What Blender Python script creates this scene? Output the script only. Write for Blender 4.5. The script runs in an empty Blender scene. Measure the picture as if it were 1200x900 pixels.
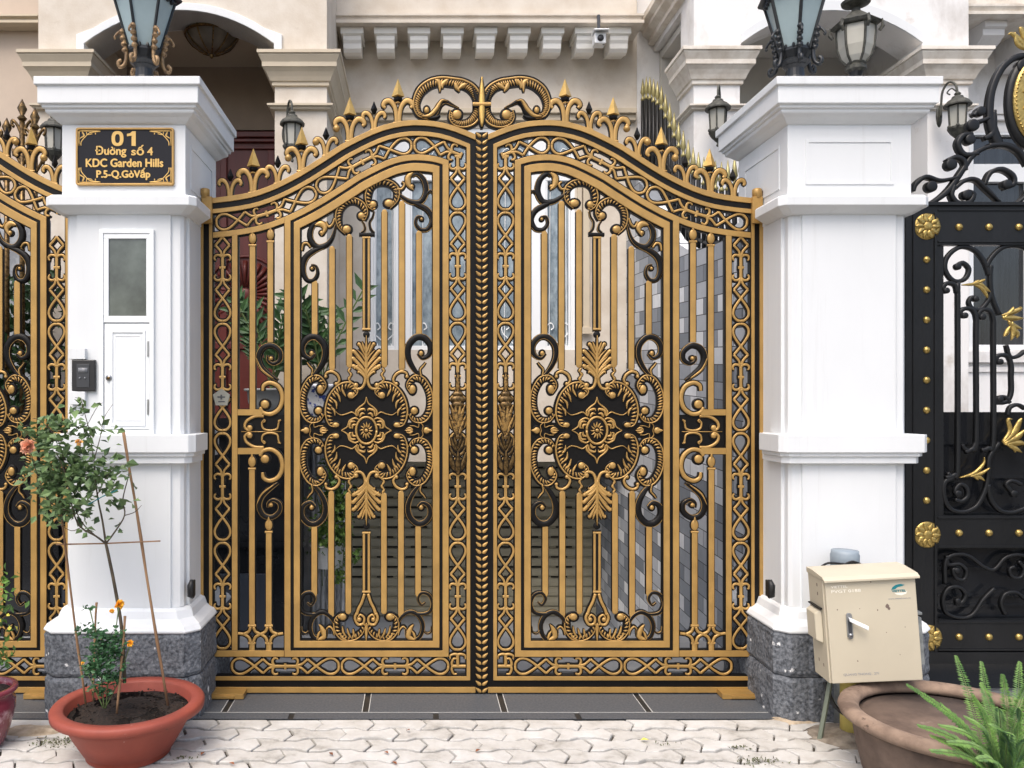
import bpy, bmesh, math, random
from mathutils import Vector, Matrix, noise
random.seed(7)
R = math.radians
scn = bpy.context.scene
col = scn.collection
# ---------------------------------------------------------------- camera
EYE = 1.539; DIST = 4.275; F = 950.0; VX, VY = 487.0, 470.0
cd = bpy.data.cameras.new('camera'); cam = bpy.data.objects.new('camera', cd); col.objects.link(cam)
cam.location = (0, -DIST, EYE); cam.rotation_euler = (R(90), 0, 0)
cd.sensor_width = 36; cd.lens = F / 1200 * 36
cd.shift_x = (600 - VX) / 1200; cd.shift_y = (VY - 450) / 1200
cd.clip_start = 0.05; cd.clip_end = 500
scn.camera = cam
# ---------------------------------------------------------------- light
w = bpy.data.worlds.new('World'); scn.world = w; w.use_nodes = True
nt = w.node_tree; bg = nt.nodes['Background']
sky = nt.nodes.new('ShaderNodeTexSky'); sky.sky_type = 'NISHITA'; sky.sun_disc = False
SUN_EL, SUN_AZ = 58, 205        # azimuth measured from +Y clockwise; light comes from behind the camera, a little left
sky.sun_elevation = R(SUN_EL); sky.sun_rotation = R(SUN_AZ)
sky.dust_density = 4.5; sky.air_density = 1.0; sky.ozone_density = 0.3
nt.links.new(sky.outputs[0], bg.inputs[0]); bg.inputs[1].default_value = 0.15
sd = bpy.data.lights.new('sun', 'SUN'); sd.energy = 1.0; sd.angle = R(40); sd.color = (1.0, 0.985, 0.955)
sun = bpy.data.objects.new('sun', sd); col.objects.link(sun)
dv = Vector((math.sin(R(SUN_AZ)) * math.cos(R(SUN_EL)), math.cos(R(SUN_AZ)) * math.cos(R(SUN_EL)), math.sin(R(SUN_EL))))
sun.rotation_euler = dv.to_track_quat('Z', 'Y').to_euler(); sun.location = dv * 20
vs = scn.view_settings
vs.view_transform = 'Standard'; vs.look = 'None'; vs.exposure = 0.78; vs.gamma = 1; vs.use_curve_mapping = False

# ---------------------------------------------------------------- materials
def s2l(c): return tuple(((x/255)/12.92 if x/255 <= .04045 else (((x/255)+.055)/1.055)**2.4) for x in c)
MATS = {}
def mat(name, rgb, rough=.6, metal=0., var=.12, scale=6., bump=0., bscale=60., rgb2=None, spec=.5, coat=0., lin=False, stretch=(1,1,1), contrast=(.35,.65)):
    if name in MATS: return MATS[name]
    m = bpy.data.materials.new(name); m.use_nodes = True; N = m.node_tree.nodes; L = m.node_tree.links
    b = N['Principled BSDF']
    c = rgb if lin else s2l(rgb)
    b.inputs['Roughness'].default_value = rough; b.inputs['Metallic'].default_value = metal
    b.inputs['Specular IOR Level'].default_value = spec
    b.inputs['Coat Weight'].default_value = coat
    tc = N.new('ShaderNodeTexCoord'); mp = N.new('ShaderNodeMapping'); mp.inputs['Scale'].default_value = stretch
    L.new(tc.outputs['Object'], mp.inputs[0])
    n = N.new('ShaderNodeTexNoise'); n.inputs['Scale'].default_value = scale; n.inputs['Detail'].default_value = 6; n.inputs['Roughness'].default_value = .62
    L.new(mp.outputs[0], n.inputs['Vector'])
    cr = N.new('ShaderNodeValToRGB'); cr.color_ramp.elements[0].position = contrast[0]; cr.color_ramp.elements[1].position = contrast[1]
    c2 = (rgb2 if lin else s2l(rgb2)) if rgb2 else tuple(x*(1-var) for x in c)
    cr.color_ramp.elements[0].color = (*c2, 1); cr.color_ramp.elements[1].color = (*c, 1)
    L.new(n.outputs['Fac'], cr.inputs[0]); L.new(cr.outputs[0], b.inputs['Base Color'])
    if bump:
        n2 = N.new('ShaderNodeTexNoise'); n2.inputs['Scale'].default_value = bscale; n2.inputs['Detail'].default_value = 5
        L.new(mp.outputs[0], n2.inputs['Vector'])
        bp = N.new('ShaderNodeBump'); bp.inputs['Strength'].default_value = bump; bp.inputs['Distance'].default_value = .01
        L.new(n2.outputs['Fac'], bp.inputs['Height']); L.new(bp.outputs[0], b.inputs['Normal'])
    MATS[name] = m; return m
def nodes_of(m): return m.node_tree.nodes, m.node_tree.links, m.node_tree.nodes['Principled BSDF']

GOLD = mat('gold_paint', (184,146,84), rough=.36, metal=.34, var=.24, scale=7, bump=.10, bscale=260)
GOLD2 = mat('bright_gold', (226,184,104), rough=.30, metal=.6, var=.25, scale=30, bump=.15, bscale=200)
BRONZE = mat('dark_bronze', (120,95,58), rough=.35, metal=.7, var=.75, scale=60, contrast=(.4,.6))
BLACK = mat('black_paint', (15,13,12), rough=.45, var=.25, scale=14, bump=.06, bscale=150, spec=.22)
IRON = mat('black_iron', (24,25,27), rough=.42, spec=.35, var=.35, scale=5, bump=.16, bscale=45, stretch=(1,1,.4))
LEAFGOLD = mat('leaf_gold', (192,164,96), rough=.28, metal=.75, var=.35, scale=35, bump=.3, bscale=90)
WHITE = mat('white_paint', (219,222,224), rough=.5, var=.045, scale=2.2, bump=.05, bscale=25, stretch=(1,1,.5))
def splash(m, scale, thr, colr, soft=.02, seed=0.):
    N, L, P = nodes_of(m); tc = N.new('ShaderNodeTexCoord'); mp = N.new('ShaderNodeMapping'); mp.inputs['Location'].default_value = (seed, seed*2, 0); L.new(tc.outputs['Object'], mp.inputs[0])
    n = N.new('ShaderNodeTexNoise'); n.inputs['Scale'].default_value = scale; n.inputs['Detail'].default_value = 9; n.inputs['Roughness'].default_value = .65; L.new(mp.outputs[0], n.inputs['Vector'])
    r = N.new('ShaderNodeValToRGB'); r.color_ramp.elements[0].position = thr; r.color_ramp.elements[1].position = thr+soft; L.new(n.outputs['Fac'], r.inputs[0])
    mx = N.new('ShaderNodeMix'); mx.data_type = 'RGBA'; src = P.inputs['Base Color'].links[0].from_socket
    L.new(r.outputs[0], mx.inputs[0]); L.new(src, mx.inputs[6]); mx.inputs[7].default_value = (*s2l(colr),1); L.new(mx.outputs[2], P.inputs['Base Color'])
def streaks(m):
    N, L, P = nodes_of(m); tc = N.new('ShaderNodeTexCoord'); mp = N.new('ShaderNodeMapping'); mp.inputs['Scale'].default_value = (22, 22, .9); L.new(tc.outputs['Object'], mp.inputs[0])
    n = N.new('ShaderNodeTexNoise'); n.inputs['Scale'].default_value = 1; n.inputs['Detail'].default_value = 7; n.inputs['Roughness'].default_value = .7; L.new(mp.outputs[0], n.inputs['Vector'])
    r = N.new('ShaderNodeValToRGB'); r.color_ramp.elements[0].position = .56; r.color_ramp.elements[1].position = .80; r.color_ramp.elements[1].color = (.16,.16,.16,1); r.color_ramp.elements[0].color = (0,0,0,1)
    L.new(n.outputs['Fac'], r.inputs[0]); mx = N.new('ShaderNodeMix'); mx.data_type = 'RGBA'; src = P.inputs['Base Color'].links[0].from_socket
    L.new(r.outputs[0], mx.inputs[0]); L.new(src, mx.inputs[6]); mx.inputs[7].default_value = (.22,.19,.15,1); L.new(mx.outputs[2], P.inputs['Base Color'])
streaks(WHITE)
WHITE2 = mat('white_enamel', (236,239,241), rough=.3, var=.03, scale=5)
BEIGE = mat('beige_stone', (214,206,194), rough=.75, rgb2=(200,189,174), scale=5, bump=.12, bscale=70)
BEIGE2 = mat('beige_trim', (201,188,166), rough=.7, var=.08, scale=6, bump=.05)
MARBLE = mat('white_marble', (228,227,226), rough=.55, rgb2=(196,192,188), scale=2.3, bump=.05, contrast=(.30,.50), stretch=(1.5,1.5,.8))
MARBLE_T = mat('stained_trim', (226,220,210), rough=.6, rgb2=(200,190,176), scale=7, contrast=(.35,.6))
BROWNW = mat('taupe_wall', (150,134,118), rough=.8, var=.12, scale=4)
GREYW = mat('grey_wall', (196,193,186), rough=.8, var=.08, scale=3)
CEIL = mat('ceiling_paint', (170,158,142), rough=.8, var=.04)
MAROON = mat('maroon_wood', (104,40,34), rough=.45, var=.3, scale=8, stretch=(1,1,.15))
SHUT = mat('olive_shutter', (176,170,148), rough=.5, var=.10, scale=4)
DARKGLOSS = mat('black_tile', (30,32,36), rough=.18, var=.3, scale=3)
GRANITE = mat('grey_granite', (88,92,97), rough=.5, rgb2=(70,74,79), scale=90, contrast=(.4,.62), bump=.04)
GRAN_D = mat('dark_granite', (38,40,42), rough=.45, var=.2, scale=60)
DRIVE = mat('driveway_tile', (156,158,160), rough=.6, var=.15, scale=4)
CONC = mat('joint_sand', (84,78,68), rough=.95, rgb2=(46,42,36), scale=30)
TERRA = mat('terracotta', (150,72,56), rough=.6, rgb2=(128,58,46), scale=5, bump=.12, bscale=40, contrast=(.3,.7))
CLAY = mat('brown_clay', (118,100,88), rough=.9, rgb2=(78,65,58), scale=6, bump=.3, bscale=35, contrast=(.3,.62))
CLAYRIM = mat('worn_clay_rim', (152,130,112), rough=.9, rgb2=(104,86,74), scale=7, bump=.2, bscale=50)
SOIL = mat('soil', (50,38,30), rough=1, rgb2=(24,18,14), scale=60, bump=1, bscale=90)
CREAM = mat('cream_paint', (194,185,164), rough=.5, var=.05, scale=4, bump=.05, bscale=30)
STEEL = mat('steel', (170,172,174), rough=.35, metal=.8, var=.2, scale=20)
GALV = mat('galvanised', (160,165,166), rough=.5, metal=.4, rgb2=(120,124,124), scale=18)
PVC = mat('grey_pvc', (138,150,160), rough=.5, var=.08)
YELLOWP = mat('yellow_pipe', (214,196,110), rough=.6, var=.2, scale=12)
RUBBER = mat('black_rubber', (22,22,24), rough=.5)
MIDGREY = mat('dark_grey_plastic', (62,64,68), rough=.35)
WOODST = mat('cane', (150,118,86), rough=.8, rgb2=(106,78,56), scale=14, stretch=(1,1,.2))
BARK = mat('rose_bark', (88,78,62), rough=.85, rgb2=(60,52,42), scale=22)
STEM = mat('green_stem', (92,112,62), rough=.7)
PEACH = mat('peach_petal', (244,196,166), rough=.6, rgb2=(236,170,138), scale=30)
YELLOW = mat('yellow_petal', (246,196,60), rough=.6, rgb2=(236,160,40), scale=30)
LIME = mat('yellow_leaf', (214,206,80), rough=.6)
DRYLEAF = mat('dry_leaf_brown', (140,84,50), rough=.9, var=.4, scale=30)
BLUEW = mat('blue_white_china', (226,228,232), rough=.25, rgb2=(60,80,150), scale=22, contrast=(.42,.48))
MAGENTA = mat('maroon_glaze', (124,52,66), rough=.25, rgb2=(196,160,168), scale=5, contrast=(.36,.44), coat=.4)
TEAL = mat('teal_ink', (20,120,130), rough=.5)
INK = mat('grey_ink', (140,142,150), rough=.6)
INKW = mat('faded_white_ink', (236,232,220), rough=.6)
LANTB = mat('lantern_black', (34,38,42), rough=.4, var=.4, scale=40)
LANTV = mat('verdigris_iron', (78,78,70), rough=.6, rgb2=(44,44,40), scale=40)
GOLDOLD = mat('tarnished_gold', (166,136,98), rough=.5, metal=.3, rgb2=(96,76,54), scale=50)
def leafmat(name, a, b):
    m = mat(name, a, rough=.5, rgb2=b, scale=18, spec=.4)
    N, L, P = nodes_of(m); P.inputs['Subsurface Weight'].default_value = 0
    P.inputs['Transmission Weight'].default_value = 0
    return m
ROSELEAF = leafmat('rose_leaf', (112,136,84), (66,92,58))
DARKLEAF = leafmat('dark_leaf', (64,98,52), (34,58,34))
FERNLEAF = leafmat('fern_leaf', (104,140,62), (58,92,42))
VINELEAF = leafmat('vine_leaf', (104,134,60), (58,86,38))
BUSHLEAF = leafmat('young_rose_leaf', (64,106,64), (36,70,44))

def frosted(name, rgb, rough=.35):
    m = mat(name, rgb, rough=rough, var=.08, scale=9)
    return m
LGLASS = frosted('lantern_glass', (158,176,180), .2)
LGLASS_W = frosted('frosted_lantern_glass', (176,174,164), .4)
NICHE = mat('niche_glass', (92,100,94), rough=.08, rgb2=(58,64,60), scale=5, coat=.6)
DARKGLASS = mat('dark_glass', (48,52,58), rough=.06, rgb2=(30,32,36), scale=3, coat=.5, stretch=(6,1,.4))
# curtained window glass: soft vertical folds seen through the pane
def curtain_mat():
    m = mat('curtained_glass', (156,169,176), rough=.1, rgb2=(104,118,128), scale=9, coat=.5, stretch=(1.6,1,.8), contrast=(.36,.64))
    return m
CURT = curtain_mat()
def granite_rough():
    m = mat('rough_grey_stone', (118,122,128), rough=.85, rgb2=(60,64,70), scale=60, bump=.8, bscale=50, contrast=(.36,.62))
    N, L, P = nodes_of(m)
    # white paint splashes with a shape of their own
    n = N.new('ShaderNodeTexNoise'); n.inputs['Scale'].default_value = 13; n.inputs['Detail'].default_value = 8
    tc = N.new('ShaderNodeTexCoord'); L.new(tc.outputs['Object'], n.inputs['Vector'])
    r = N.new('ShaderNodeValToRGB'); r.color_ramp.elements[0].position = .665; r.color_ramp.elements[1].position = .69
    L.new(n.outputs['Fac'], r.inputs[0])
    mx = N.new('ShaderNodeMix'); mx.data_type = 'RGBA'
    src = P.inputs['Base Color'].links[0].from_socket
    L.new(r.outputs[0], mx.inputs[0]); L.new(src, mx.inputs[6]); mx.inputs[7].default_value = (.75,.75,.75,1)
    L.new(mx.outputs[2], P.inputs['Base Color']); return m
ROCK = granite_rough()
def tilewall():
    m = bpy.data.materials.new('grey_brick_tile'); m.use_nodes = True; N, L, P = nodes_of(m)
    tc = N.new('ShaderNodeTexCoord'); sp = N.new('ShaderNodeSeparateXYZ'); L.new(tc.outputs['Object'], sp.inputs[0])
    cb = N.new('ShaderNodeCombineXYZ'); L.new(sp.outputs['Y'], cb.inputs[0])
    mu = N.new('ShaderNodeMath'); mu.operation = 'MULTIPLY_ADD'; mu.inputs[1].default_value = -.05
    L.new(sp.outputs['Y'], mu.inputs[0]); L.new(sp.outputs['Z'], mu.inputs[2]); L.new(mu.outputs[0], cb.inputs[1])
    b = N.new('ShaderNodeTexBrick'); b.inputs['Scale'].default_value = 1; b.inputs['Brick Width'].default_value = .25; b.inputs['Row Height'].default_value = .108
    b.inputs['Mortar Size'].default_value = .003; b.inputs['Mortar'].default_value = (.08,.08,.08,1); b.offset = .5
    b.inputs['Color1'].default_value = (0,0,0,1); b.inputs['Color2'].default_value = (1,1,1,1); b.inputs['Bias'].default_value = 0
    L.new(cb.outputs[0], b.inputs['Vector'])
    cr = N.new('ShaderNodeValToRGB'); e = cr.color_ramp.elements; e[0].position = .15; e[0].color = (*s2l((132,138,146)),1); e[1].position = .85; e[1].color = (*s2l((236,238,241)),1)
    x = e.new(.45); x.color = (*s2l((166,171,179)),1)
    L.new(b.outputs['Color'], cr.inputs[0])
    n = N.new('ShaderNodeTexNoise'); n.inputs['Scale'].default_value = 18; n.inputs['Detail'].default_value = 6; L.new(tc.outputs['Object'], n.inputs['Vector'])
    mx = N.new('ShaderNodeMix'); mx.data_type = 'RGBA'; mx.blend_type = 'MULTIPLY'; mx.inputs[0].default_value = .22
    L.new(cr.outputs[0], mx.inputs[6]); L.new(n.outputs['Fac'], mx.inputs[7])
    ml = N.new('ShaderNodeMix'); ml.data_type = 'RGBA'; L.new(b.outputs['Fac'], ml.inputs[0]); L.new(mx.outputs[2], ml.inputs[6]); ml.inputs[7].default_value = (.06,.06,.065,1)
    L.new(ml.outputs[2], P.inputs['Base Color']); P.inputs['Roughness'].default_value = .7
    bp = N.new('ShaderNodeBump'); bp.inputs['Strength'].default_value = .5; bp.inputs['Distance'].default_value = .004; bp.invert = True
    L.new(b.outputs['Fac'], bp.inputs['Height']); L.new(bp.outputs[0], P.inputs['Normal'])
    return m
TILE = tilewall()
def pavermat():
    m = bpy.data.materials.new('pale_concrete_paver'); m.use_nodes = True; N, L, P = nodes_of(m)
    g = N.new('ShaderNodeNewGeometry'); tc = N.new('ShaderNodeTexCoord')
    n = N.new('ShaderNodeTexNoise'); n.inputs['Scale'].default_value = 7; n.inputs['Detail'].default_value = 9; n.inputs['Roughness'].default_value = .7
    L.new(tc.outputs['Object'], n.inputs['Vector'])
    a = N.new('ShaderNodeMath'); a.operation = 'MULTIPLY_ADD'; a.inputs[1].default_value = .16; L.new(g.outputs['Random Per Island'], a.inputs[0]); L.new(n.outputs['Fac'], a.inputs[2])
    cr = N.new('ShaderNodeValToRGB'); e = cr.color_ramp.elements; e[0].position = .30; e[0].color = (*s2l((134,129,121)),1); e[1].position = .78; e[1].color = (*s2l((202,201,198)),1)
    x = e.new(.50); x.color = (*s2l((182,179,173)),1)
    L.new(a.outputs[0], cr.inputs[0]); L.new(cr.outputs[0], P.inputs['Base Color']); P.inputs['Roughness'].default_value = .9
    n2 = N.new('ShaderNodeTexNoise'); n2.inputs['Scale'].default_value = 90; n2.inputs['Detail'].default_value = 6; L.new(tc.outputs['Object'], n2.inputs['Vector'])
    bp = N.new('ShaderNodeBump'); bp.inputs['Strength'].default_value = .5; bp.inputs['Distance'].default_value = .004
    L.new(n2.outputs['Fac'], bp.inputs['Height']); L.new(bp.outputs[0], P.inputs['Normal'])
    return m
PAVER = pavermat()
splash(TERRA, 9, .66, (206,170,156), .05, 3.); splash(TERRA, 22, .67, (98,52,42), .06, 1.)
splash(CLAY, 10, .64, (150,134,122), .08, 2.); splash(CLAYRIM, 16, .62, (78,62,54), .08, 5.)
splash(CREAM, 30, .70, (150,140,124), .03, 1.); splash(PAVER, 5, .64, (136,128,116), .16, 2.); splash(PAVER, 40, .70, (92,84,74), .04, 4.)
splash(GRANITE, 30, .71, (170,172,172), .02, 1.); splash(MARBLE, 3.5, .60, (176,166,152), .2, 4.); splash(BEIGE, 9, .62, (190,178,162), .2, 1.)

# ---------------------------------------------------------------- helpers
def tag(o, label=None, cat=None, group=None, kind=None):
    if label: o['label'] = label
    if cat: o['category'] = cat
    if group: o['group'] = group
    if kind: o['kind'] = kind
    return o
def thing(name, label, cat, loc=(0,0,0), group=None):
    o = bpy.data.objects.new(name, None); col.objects.link(o); o.location = loc; o.empty_display_size = .05
    return tag(o, label, cat, group)
def wloc(o):
    v = Vector((0,0,0))
    while o: v += Vector(o.location); o = o.parent
    return v
def copy_tree(o, parent=None):
    c = o.copy(); col.objects.link(c); c.parent = parent
    for ch in list(o.children): copy_tree(ch, c)
    return c
class MB:
    def __init__(s): s.bm = bmesh.new(); s.m = 0; s.sm = False
    def face(s, vs_):
        try: f = s.bm.faces.new(vs_)
        except ValueError: return
        f.material_index = s.m; f.smooth = s.sm
    def v(s, *p): return s.bm.verts.new(p)
    def box(s, x0,x1,y0,y1,z0,z1):
        V = [s.v(x,y,z) for z in (z0,z1) for y in (y0,y1) for x in (x0,x1)]
        for q in ((0,2,3,1),(4,5,7,6),(0,1,5,4),(2,6,7,3),(0,4,6,2),(1,3,7,5)): s.face([V[i] for i in q])
    def prism(s, poly, y0, y1):                      # polygon in XZ, extruded along Y
        a = [s.v(x,y0,z) for x,z in poly]; b = [s.v(x,y1,z) for x,z in poly]; n = len(poly)
        s.face(a); s.face(b[::-1])
        for i in range(n): s.face([a[i],a[(i+1)%n],b[(i+1)%n],b[i]])
    def loop_strip(s, outer, inner, y0, y1):         # ring of matching loops in XZ (closed)
        n = len(outer)
        A = [s.v(x,y0,z) for x,z in outer]; B = [s.v(x,y0,z) for x,z in inner]
        C = [s.v(x,y1,z) for x,z in outer]; D = [s.v(x,y1,z) for x,z in inner]
        for i in range(n):
            j = (i+1)%n
            s.face([A[i],A[j],B[j],B[i]]); s.face([C[i],D[i],D[j],C[j]])
            s.face([A[i],C[i],C[j],A[j]]); s.face([B[i],B[j],D[j],D[i]])
    def band(s, top, bot, y0, y1):                   # open strip between two XZ polylines
        n = len(top)
        A = [s.v(x,y0,z) for x,z in top]; B = [s.v(x,y0,z) for x,z in bot]
        C = [s.v(x,y1,z) for x,z in top]; D = [s.v(x,y1,z) for x,z in bot]
        for i in range(n-1):
            j = i+1
            s.face([A[i],A[j],B[j],B[i]]); s.face([C[i],D[i],D[j],C[j]])
            s.face([A[i],C[i],C[j],A[j]]); s.face([B[i],B[j],D[j],D[i]])
        s.face([A[0],B[0],D[0],C[0]]); s.face([A[-1],C[-1],D[-1],B[-1]])
    def loft(s, rings):                              # list of closed rings of 3D points
        prev = None; first = None
        for r in rings:
            cur = [s.v(*p) for p in r]
            if prev:
                n = len(cur)
                for i in range(n): s.face([prev[i],prev[(i+1)%n],cur[(i+1)%n],cur[i]])
            else: first = cur
            prev = cur
        s.face(first[::-1]); s.face(prev)
    def lathe(s, cx, cy, prof, n=32, a0=0, squash=1.):   # prof [(r,z)]
        rings = []
        for r, z in prof: rings.append([(cx+r*math.cos(a0+2*math.pi*i/n), cy+r*squash*math.sin(a0+2*math.pi*i/n), z) for i in range(n)])
        s.loft(rings)
    def tube(s, pts, rad, n=6):
        pts = [Vector(p) for p in pts]; k = len(pts); rings = []
        ref = Vector((.3,.9,.2)).normalized()
        for i, p in enumerate(pts):
            t = (pts[min(i+1,k-1)] - pts[max(i-1,0)])
            if t.length < 1e-9: t = Vector((0,0,1))
            t.normalize(); u = t.cross(ref)
            if u.length < .05: u = t.cross(Vector((1,0,0)))
            u.normalize(); v = t.cross(u); r = rad[i] if isinstance(rad, (list,tuple)) else rad
            rings.append([tuple(p + (u*math.cos(2*math.pi*j/n) + v*math.sin(2*math.pi*j/n))*r) for j in range(n)])
        s.loft(rings)
    def ball(s, c, r, sx=1, sy=1, sz=1, n=12, m=8):
        rings = []
        for i in range(m+1):
            a = math.pi*i/m; rr = max(math.sin(a), .02)
            rings.append([(c[0]+r*sx*rr*math.cos(2*math.pi*j/n), c[1]+r*sy*rr*math.sin(2*math.pi*j/n), c[2]-r*sz*math.cos(a)) for j in range(n)])
        s.loft(rings)
    def build(s, name, mats, parent=None, bevel=0, label=None):
        bmesh.ops.recalc_face_normals(s.bm, faces=s.bm.faces[:])
        me = bpy.data.meshes.new(name); s.bm.to_mesh(me); s.bm.free()
        for m in (mats if isinstance(mats, (list,tuple)) else [mats]): me.materials.append(m)
        o = bpy.data.objects.new(name, me); col.objects.link(o)
        if parent:
            o.parent = parent; o.location = -wloc(parent)
        if bevel:
            b = o.modifiers.new('bevel', 'BEVEL'); b.width = bevel; b.segments = 2; b.limit_method = 'ANGLE'; b.angle_limit = R(40)
        if label: o['label'] = label
        return o
def X(px, d): return (px - VX) * d / F
def Z(py, d): return EYE + (VY - py) * d / F
def W3(px, py, d): return (X(px,d), d - DIST, Z(py,d))
def cr(pts, n=6, closed=False):
    out = []; k = len(pts); D = len(pts[0])
    rng = range(k) if closed else range(k-1)
    for i in rng:
        if closed: p0,p1,p2,p3 = pts[(i-1)%k],pts[i],pts[(i+1)%k],pts[(i+2)%k]
        else: p0,p1,p2,p3 = pts[max(i-1,0)],pts[i],pts[i+1],pts[min(i+2,k-1)]
        for j in range(n):
            t = j/n
            out.append(tuple(.5*((2*p1[a]) + (-p0[a]+p2[a])*t + (2*p0[a]-5*p1[a]+4*p2[a]-p3[a])*t*t + (-p0[a]+3*p1[a]-3*p2[a]+p3[a])*t**3) for a in range(D)))
    if not closed: out.append(tuple(pts[-1]))
    return out
def interp(x, xs, ys):
    if x <= xs[0]: return ys[0] + (x-xs[0])*(ys[1]-ys[0])/(xs[1]-xs[0])
    for i in range(len(xs)-1):
        if x <= xs[i+1]:
            t = (x-xs[i])/(xs[i+1]-xs[i]); return ys[i]*(1-t)+ys[i+1]*t
    return ys[-1] + (x-xs[-1])*(ys[-1]-ys[-2])/(xs[-1]-xs[-2])

def text_mesh(name, body, x0, x1, z0, z1, y, material, parent, bold=.0, depth=.0015, space=1.0, rot=None):
    cu = bpy.data.curves.new(name, 'FONT'); cu.body = body; cu.size = 1; cu.extrude = .02; cu.space_character = space; cu.resolution_u = 4
    t = bpy.data.objects.new('tmp', cu); col.objects.link(t)
    dg = bpy.context.evaluated_depsgraph_get(); me = bpy.data.meshes.new_from_object(t.evaluated_get(dg))
    bpy.data.objects.remove(t); bpy.data.curves.remove(cu)
    xs = [v.co.x for v in me.vertices]; ys = [v.co.y for v in me.vertices]
    ax, bx_, ay, by = min(xs), max(xs), min(ys), max(ys)
    b2 = bmesh.new(); offs = [(0,0)] if not bold else [(-1,0),(1,0),(0,.8),(0,-.8),(0,0)]
    for k, (ox, oz) in enumerate(offs):
        m2 = me.copy(); bb = bold*(z1-z0)
        for v in m2.vertices:
            x = x0 + bb + (v.co.x-ax)/(bx_-ax)*(x1-x0-2*bb) + ox*bb; z = z0 + bb + (v.co.y-ay)/(by-ay)*(z1-z0-2*bb) + oz*bb
            v.co = (x, (y - depth - k*.00006) if v.co.z > 0 else y + depth + k*.00006, z)
        b2.from_mesh(m2); bpy.data.meshes.remove(m2)
    me = bpy.data.meshes.new(name); b2.to_mesh(me); b2.free(); me.materials.append(material)
    o = bpy.data.objects.new(name, me); col.objects.link(o)
    if parent: o.parent = parent; o.location = -wloc(parent)
    return o

# ---------------------------------------------------------------- ground
def ground():
    mb = MB(); V = [mb.v(-14,-14,-.022), mb.v(14,-14,-.022), mb.v(14,.5,-.022), mb.v(-14,.5,-.022)]; mb.face(V)
    tag(mb.build('ground', CONC), kind='structure')
    # interlocking wavy pavers
    mb = MB(); W_, H_ = .248, .1150
    ph = lambda x: x / W_ * 2 * math.pi
    def wave(x, row):   # stepped wave of the long edge
        t = ((x / W_ + row * .5) % 1.0); a = .013
        return a * max(-1, min(1, 1.9 * math.sin(2 * math.pi * t)))
    def jog(t):         # the short edge: a zigzag
        return .012 * (1 - abs(((t * 2) % 2) - 1) * 2) if 0 < t < 1 else -.012
    Y0 = -.345
    for r in range(0, 26):
        yt = Y0 - r * H_; yb = yt - H_
        for c in range(-13, 16):
            xl = c * W_ + (r % 2) * W_ / 2 + .04 + random.uniform(-.004,.004)
            g = .0030 + random.uniform(0,.0022); pts = []
            nn = 12
            for i in range(nn+1):
                x = xl + g + (W_ - 2*g) * i / nn
                pts.append((x - .017, yt - g*2.4 + wave(x, 0 if r==0 else r) * (0 if r == 0 else 1)))
            for i in range(1, 8):
                t = i / 8; pts.append((xl + W_ - g + jog(t), yt - g + (yb - yt + 2*g) * t))
            for i in range(nn+1):
                x = xl + W_ - g - (W_ - 2*g) * i / nn
                pts.append((x - .017, yb + g*2.4 + wave(x, r+1)))
            for i in range(1, 8):
                t = 1 - i / 8; pts.append((xl + g + jog(t), yt - g + (yb - yt + 2*g) * t))
            z = -.004 + random.uniform(-.0025,.0025); tx, ty = random.uniform(-.01,.01), random.uniform(-.015,.015)
            cx, cy = xl + W_/2, (yt+yb)/2
            f = lambda p, dz: (p[0], p[1], z + dz + (p[0]-cx)*tx + (p[1]-cy)*ty)
            n = len(pts)
            def ins(p, k): return (cx + (p[0]-cx)*(1-k*.5), cy + (p[1]-cy)*(1-k))
            A = [mb.v(*f(p, -.02)) for p in pts]; B = [mb.v(*f(p, -.004)) for p in pts]; C = [mb.v(*f(ins(p,.05), 0)) for p in pts]
            mb.sm = False
            for i in range(n):
                j = (i+1) % n; mb.face([A[i],A[j],B[j],B[i]]); mb.face([B[i],B[j],C[j],C[i]])
            mb.face(C)
    tag(mb.build('pavement', PAVER), kind='structure')
    # granite threshold: slabs with black inset strips
    mb = MB()
    mb.m = 1; mb.box(-3.4, 4.0, -.345, .35, -.05, -.004)
    for px_ in (270,430,588,752):
        mb.m = 2; xj = X(px_,4.15)
        for g_ in (-1,1): mb.box(xj+g_*.0165-.0018, xj+g_*.0165+.0018, -.262, .34, -.009, -.0003)
    mb.box(-3.4,4.0,-.2645,-.2625,-.009,-.0004)
    mb.m = 0
    cuts = []
    for px in (270, 430, 588, 752): cuts.append(X(px, 4.15))
    xs = [-3.4, -2.6, -1.8] + cuts + [1.95, 2.7, 3.4, 4.0]
    for i in range(len(xs)-1): mb.box(xs[i]+.0185, xs[i+1]-.0185, -.262, .34, -.01, .0)
    c2 = [X(341, 3.95), X(511, 3.95), X(678, 3.95)]
    xs = [-3.4, -2.3] + c2 + [2.1, 3.1, 4.0]
    for i in range(len(xs)-1): mb.box(xs[i]+.014, xs[i+1]-.014, -.345, -.270, -.01, .0)
    tag(mb.build('threshold', [GRANITE, GRAN_D, mat('pale_grout',(190,190,186),rough=.8)]), kind='structure')
    mb = MB()
    prof = [(.35,-.002),(.9,-.002),(1.5,-.12),(3.4,-.80),(4.4,-.90),(9,-.90),(9,-1.2),(.35,-.3)]
    a = [mb.v(-6,y,z) for y,z in prof]; b = [mb.v(7,y,z) for y,z in prof]; n = len(prof)
    for i in range(n): mb.face([a[i],a[(i+1)%n],b[(i+1)%n],b[i]])
    tag(mb.build('driveway', DRIVE), kind='structure')
ground()

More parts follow.
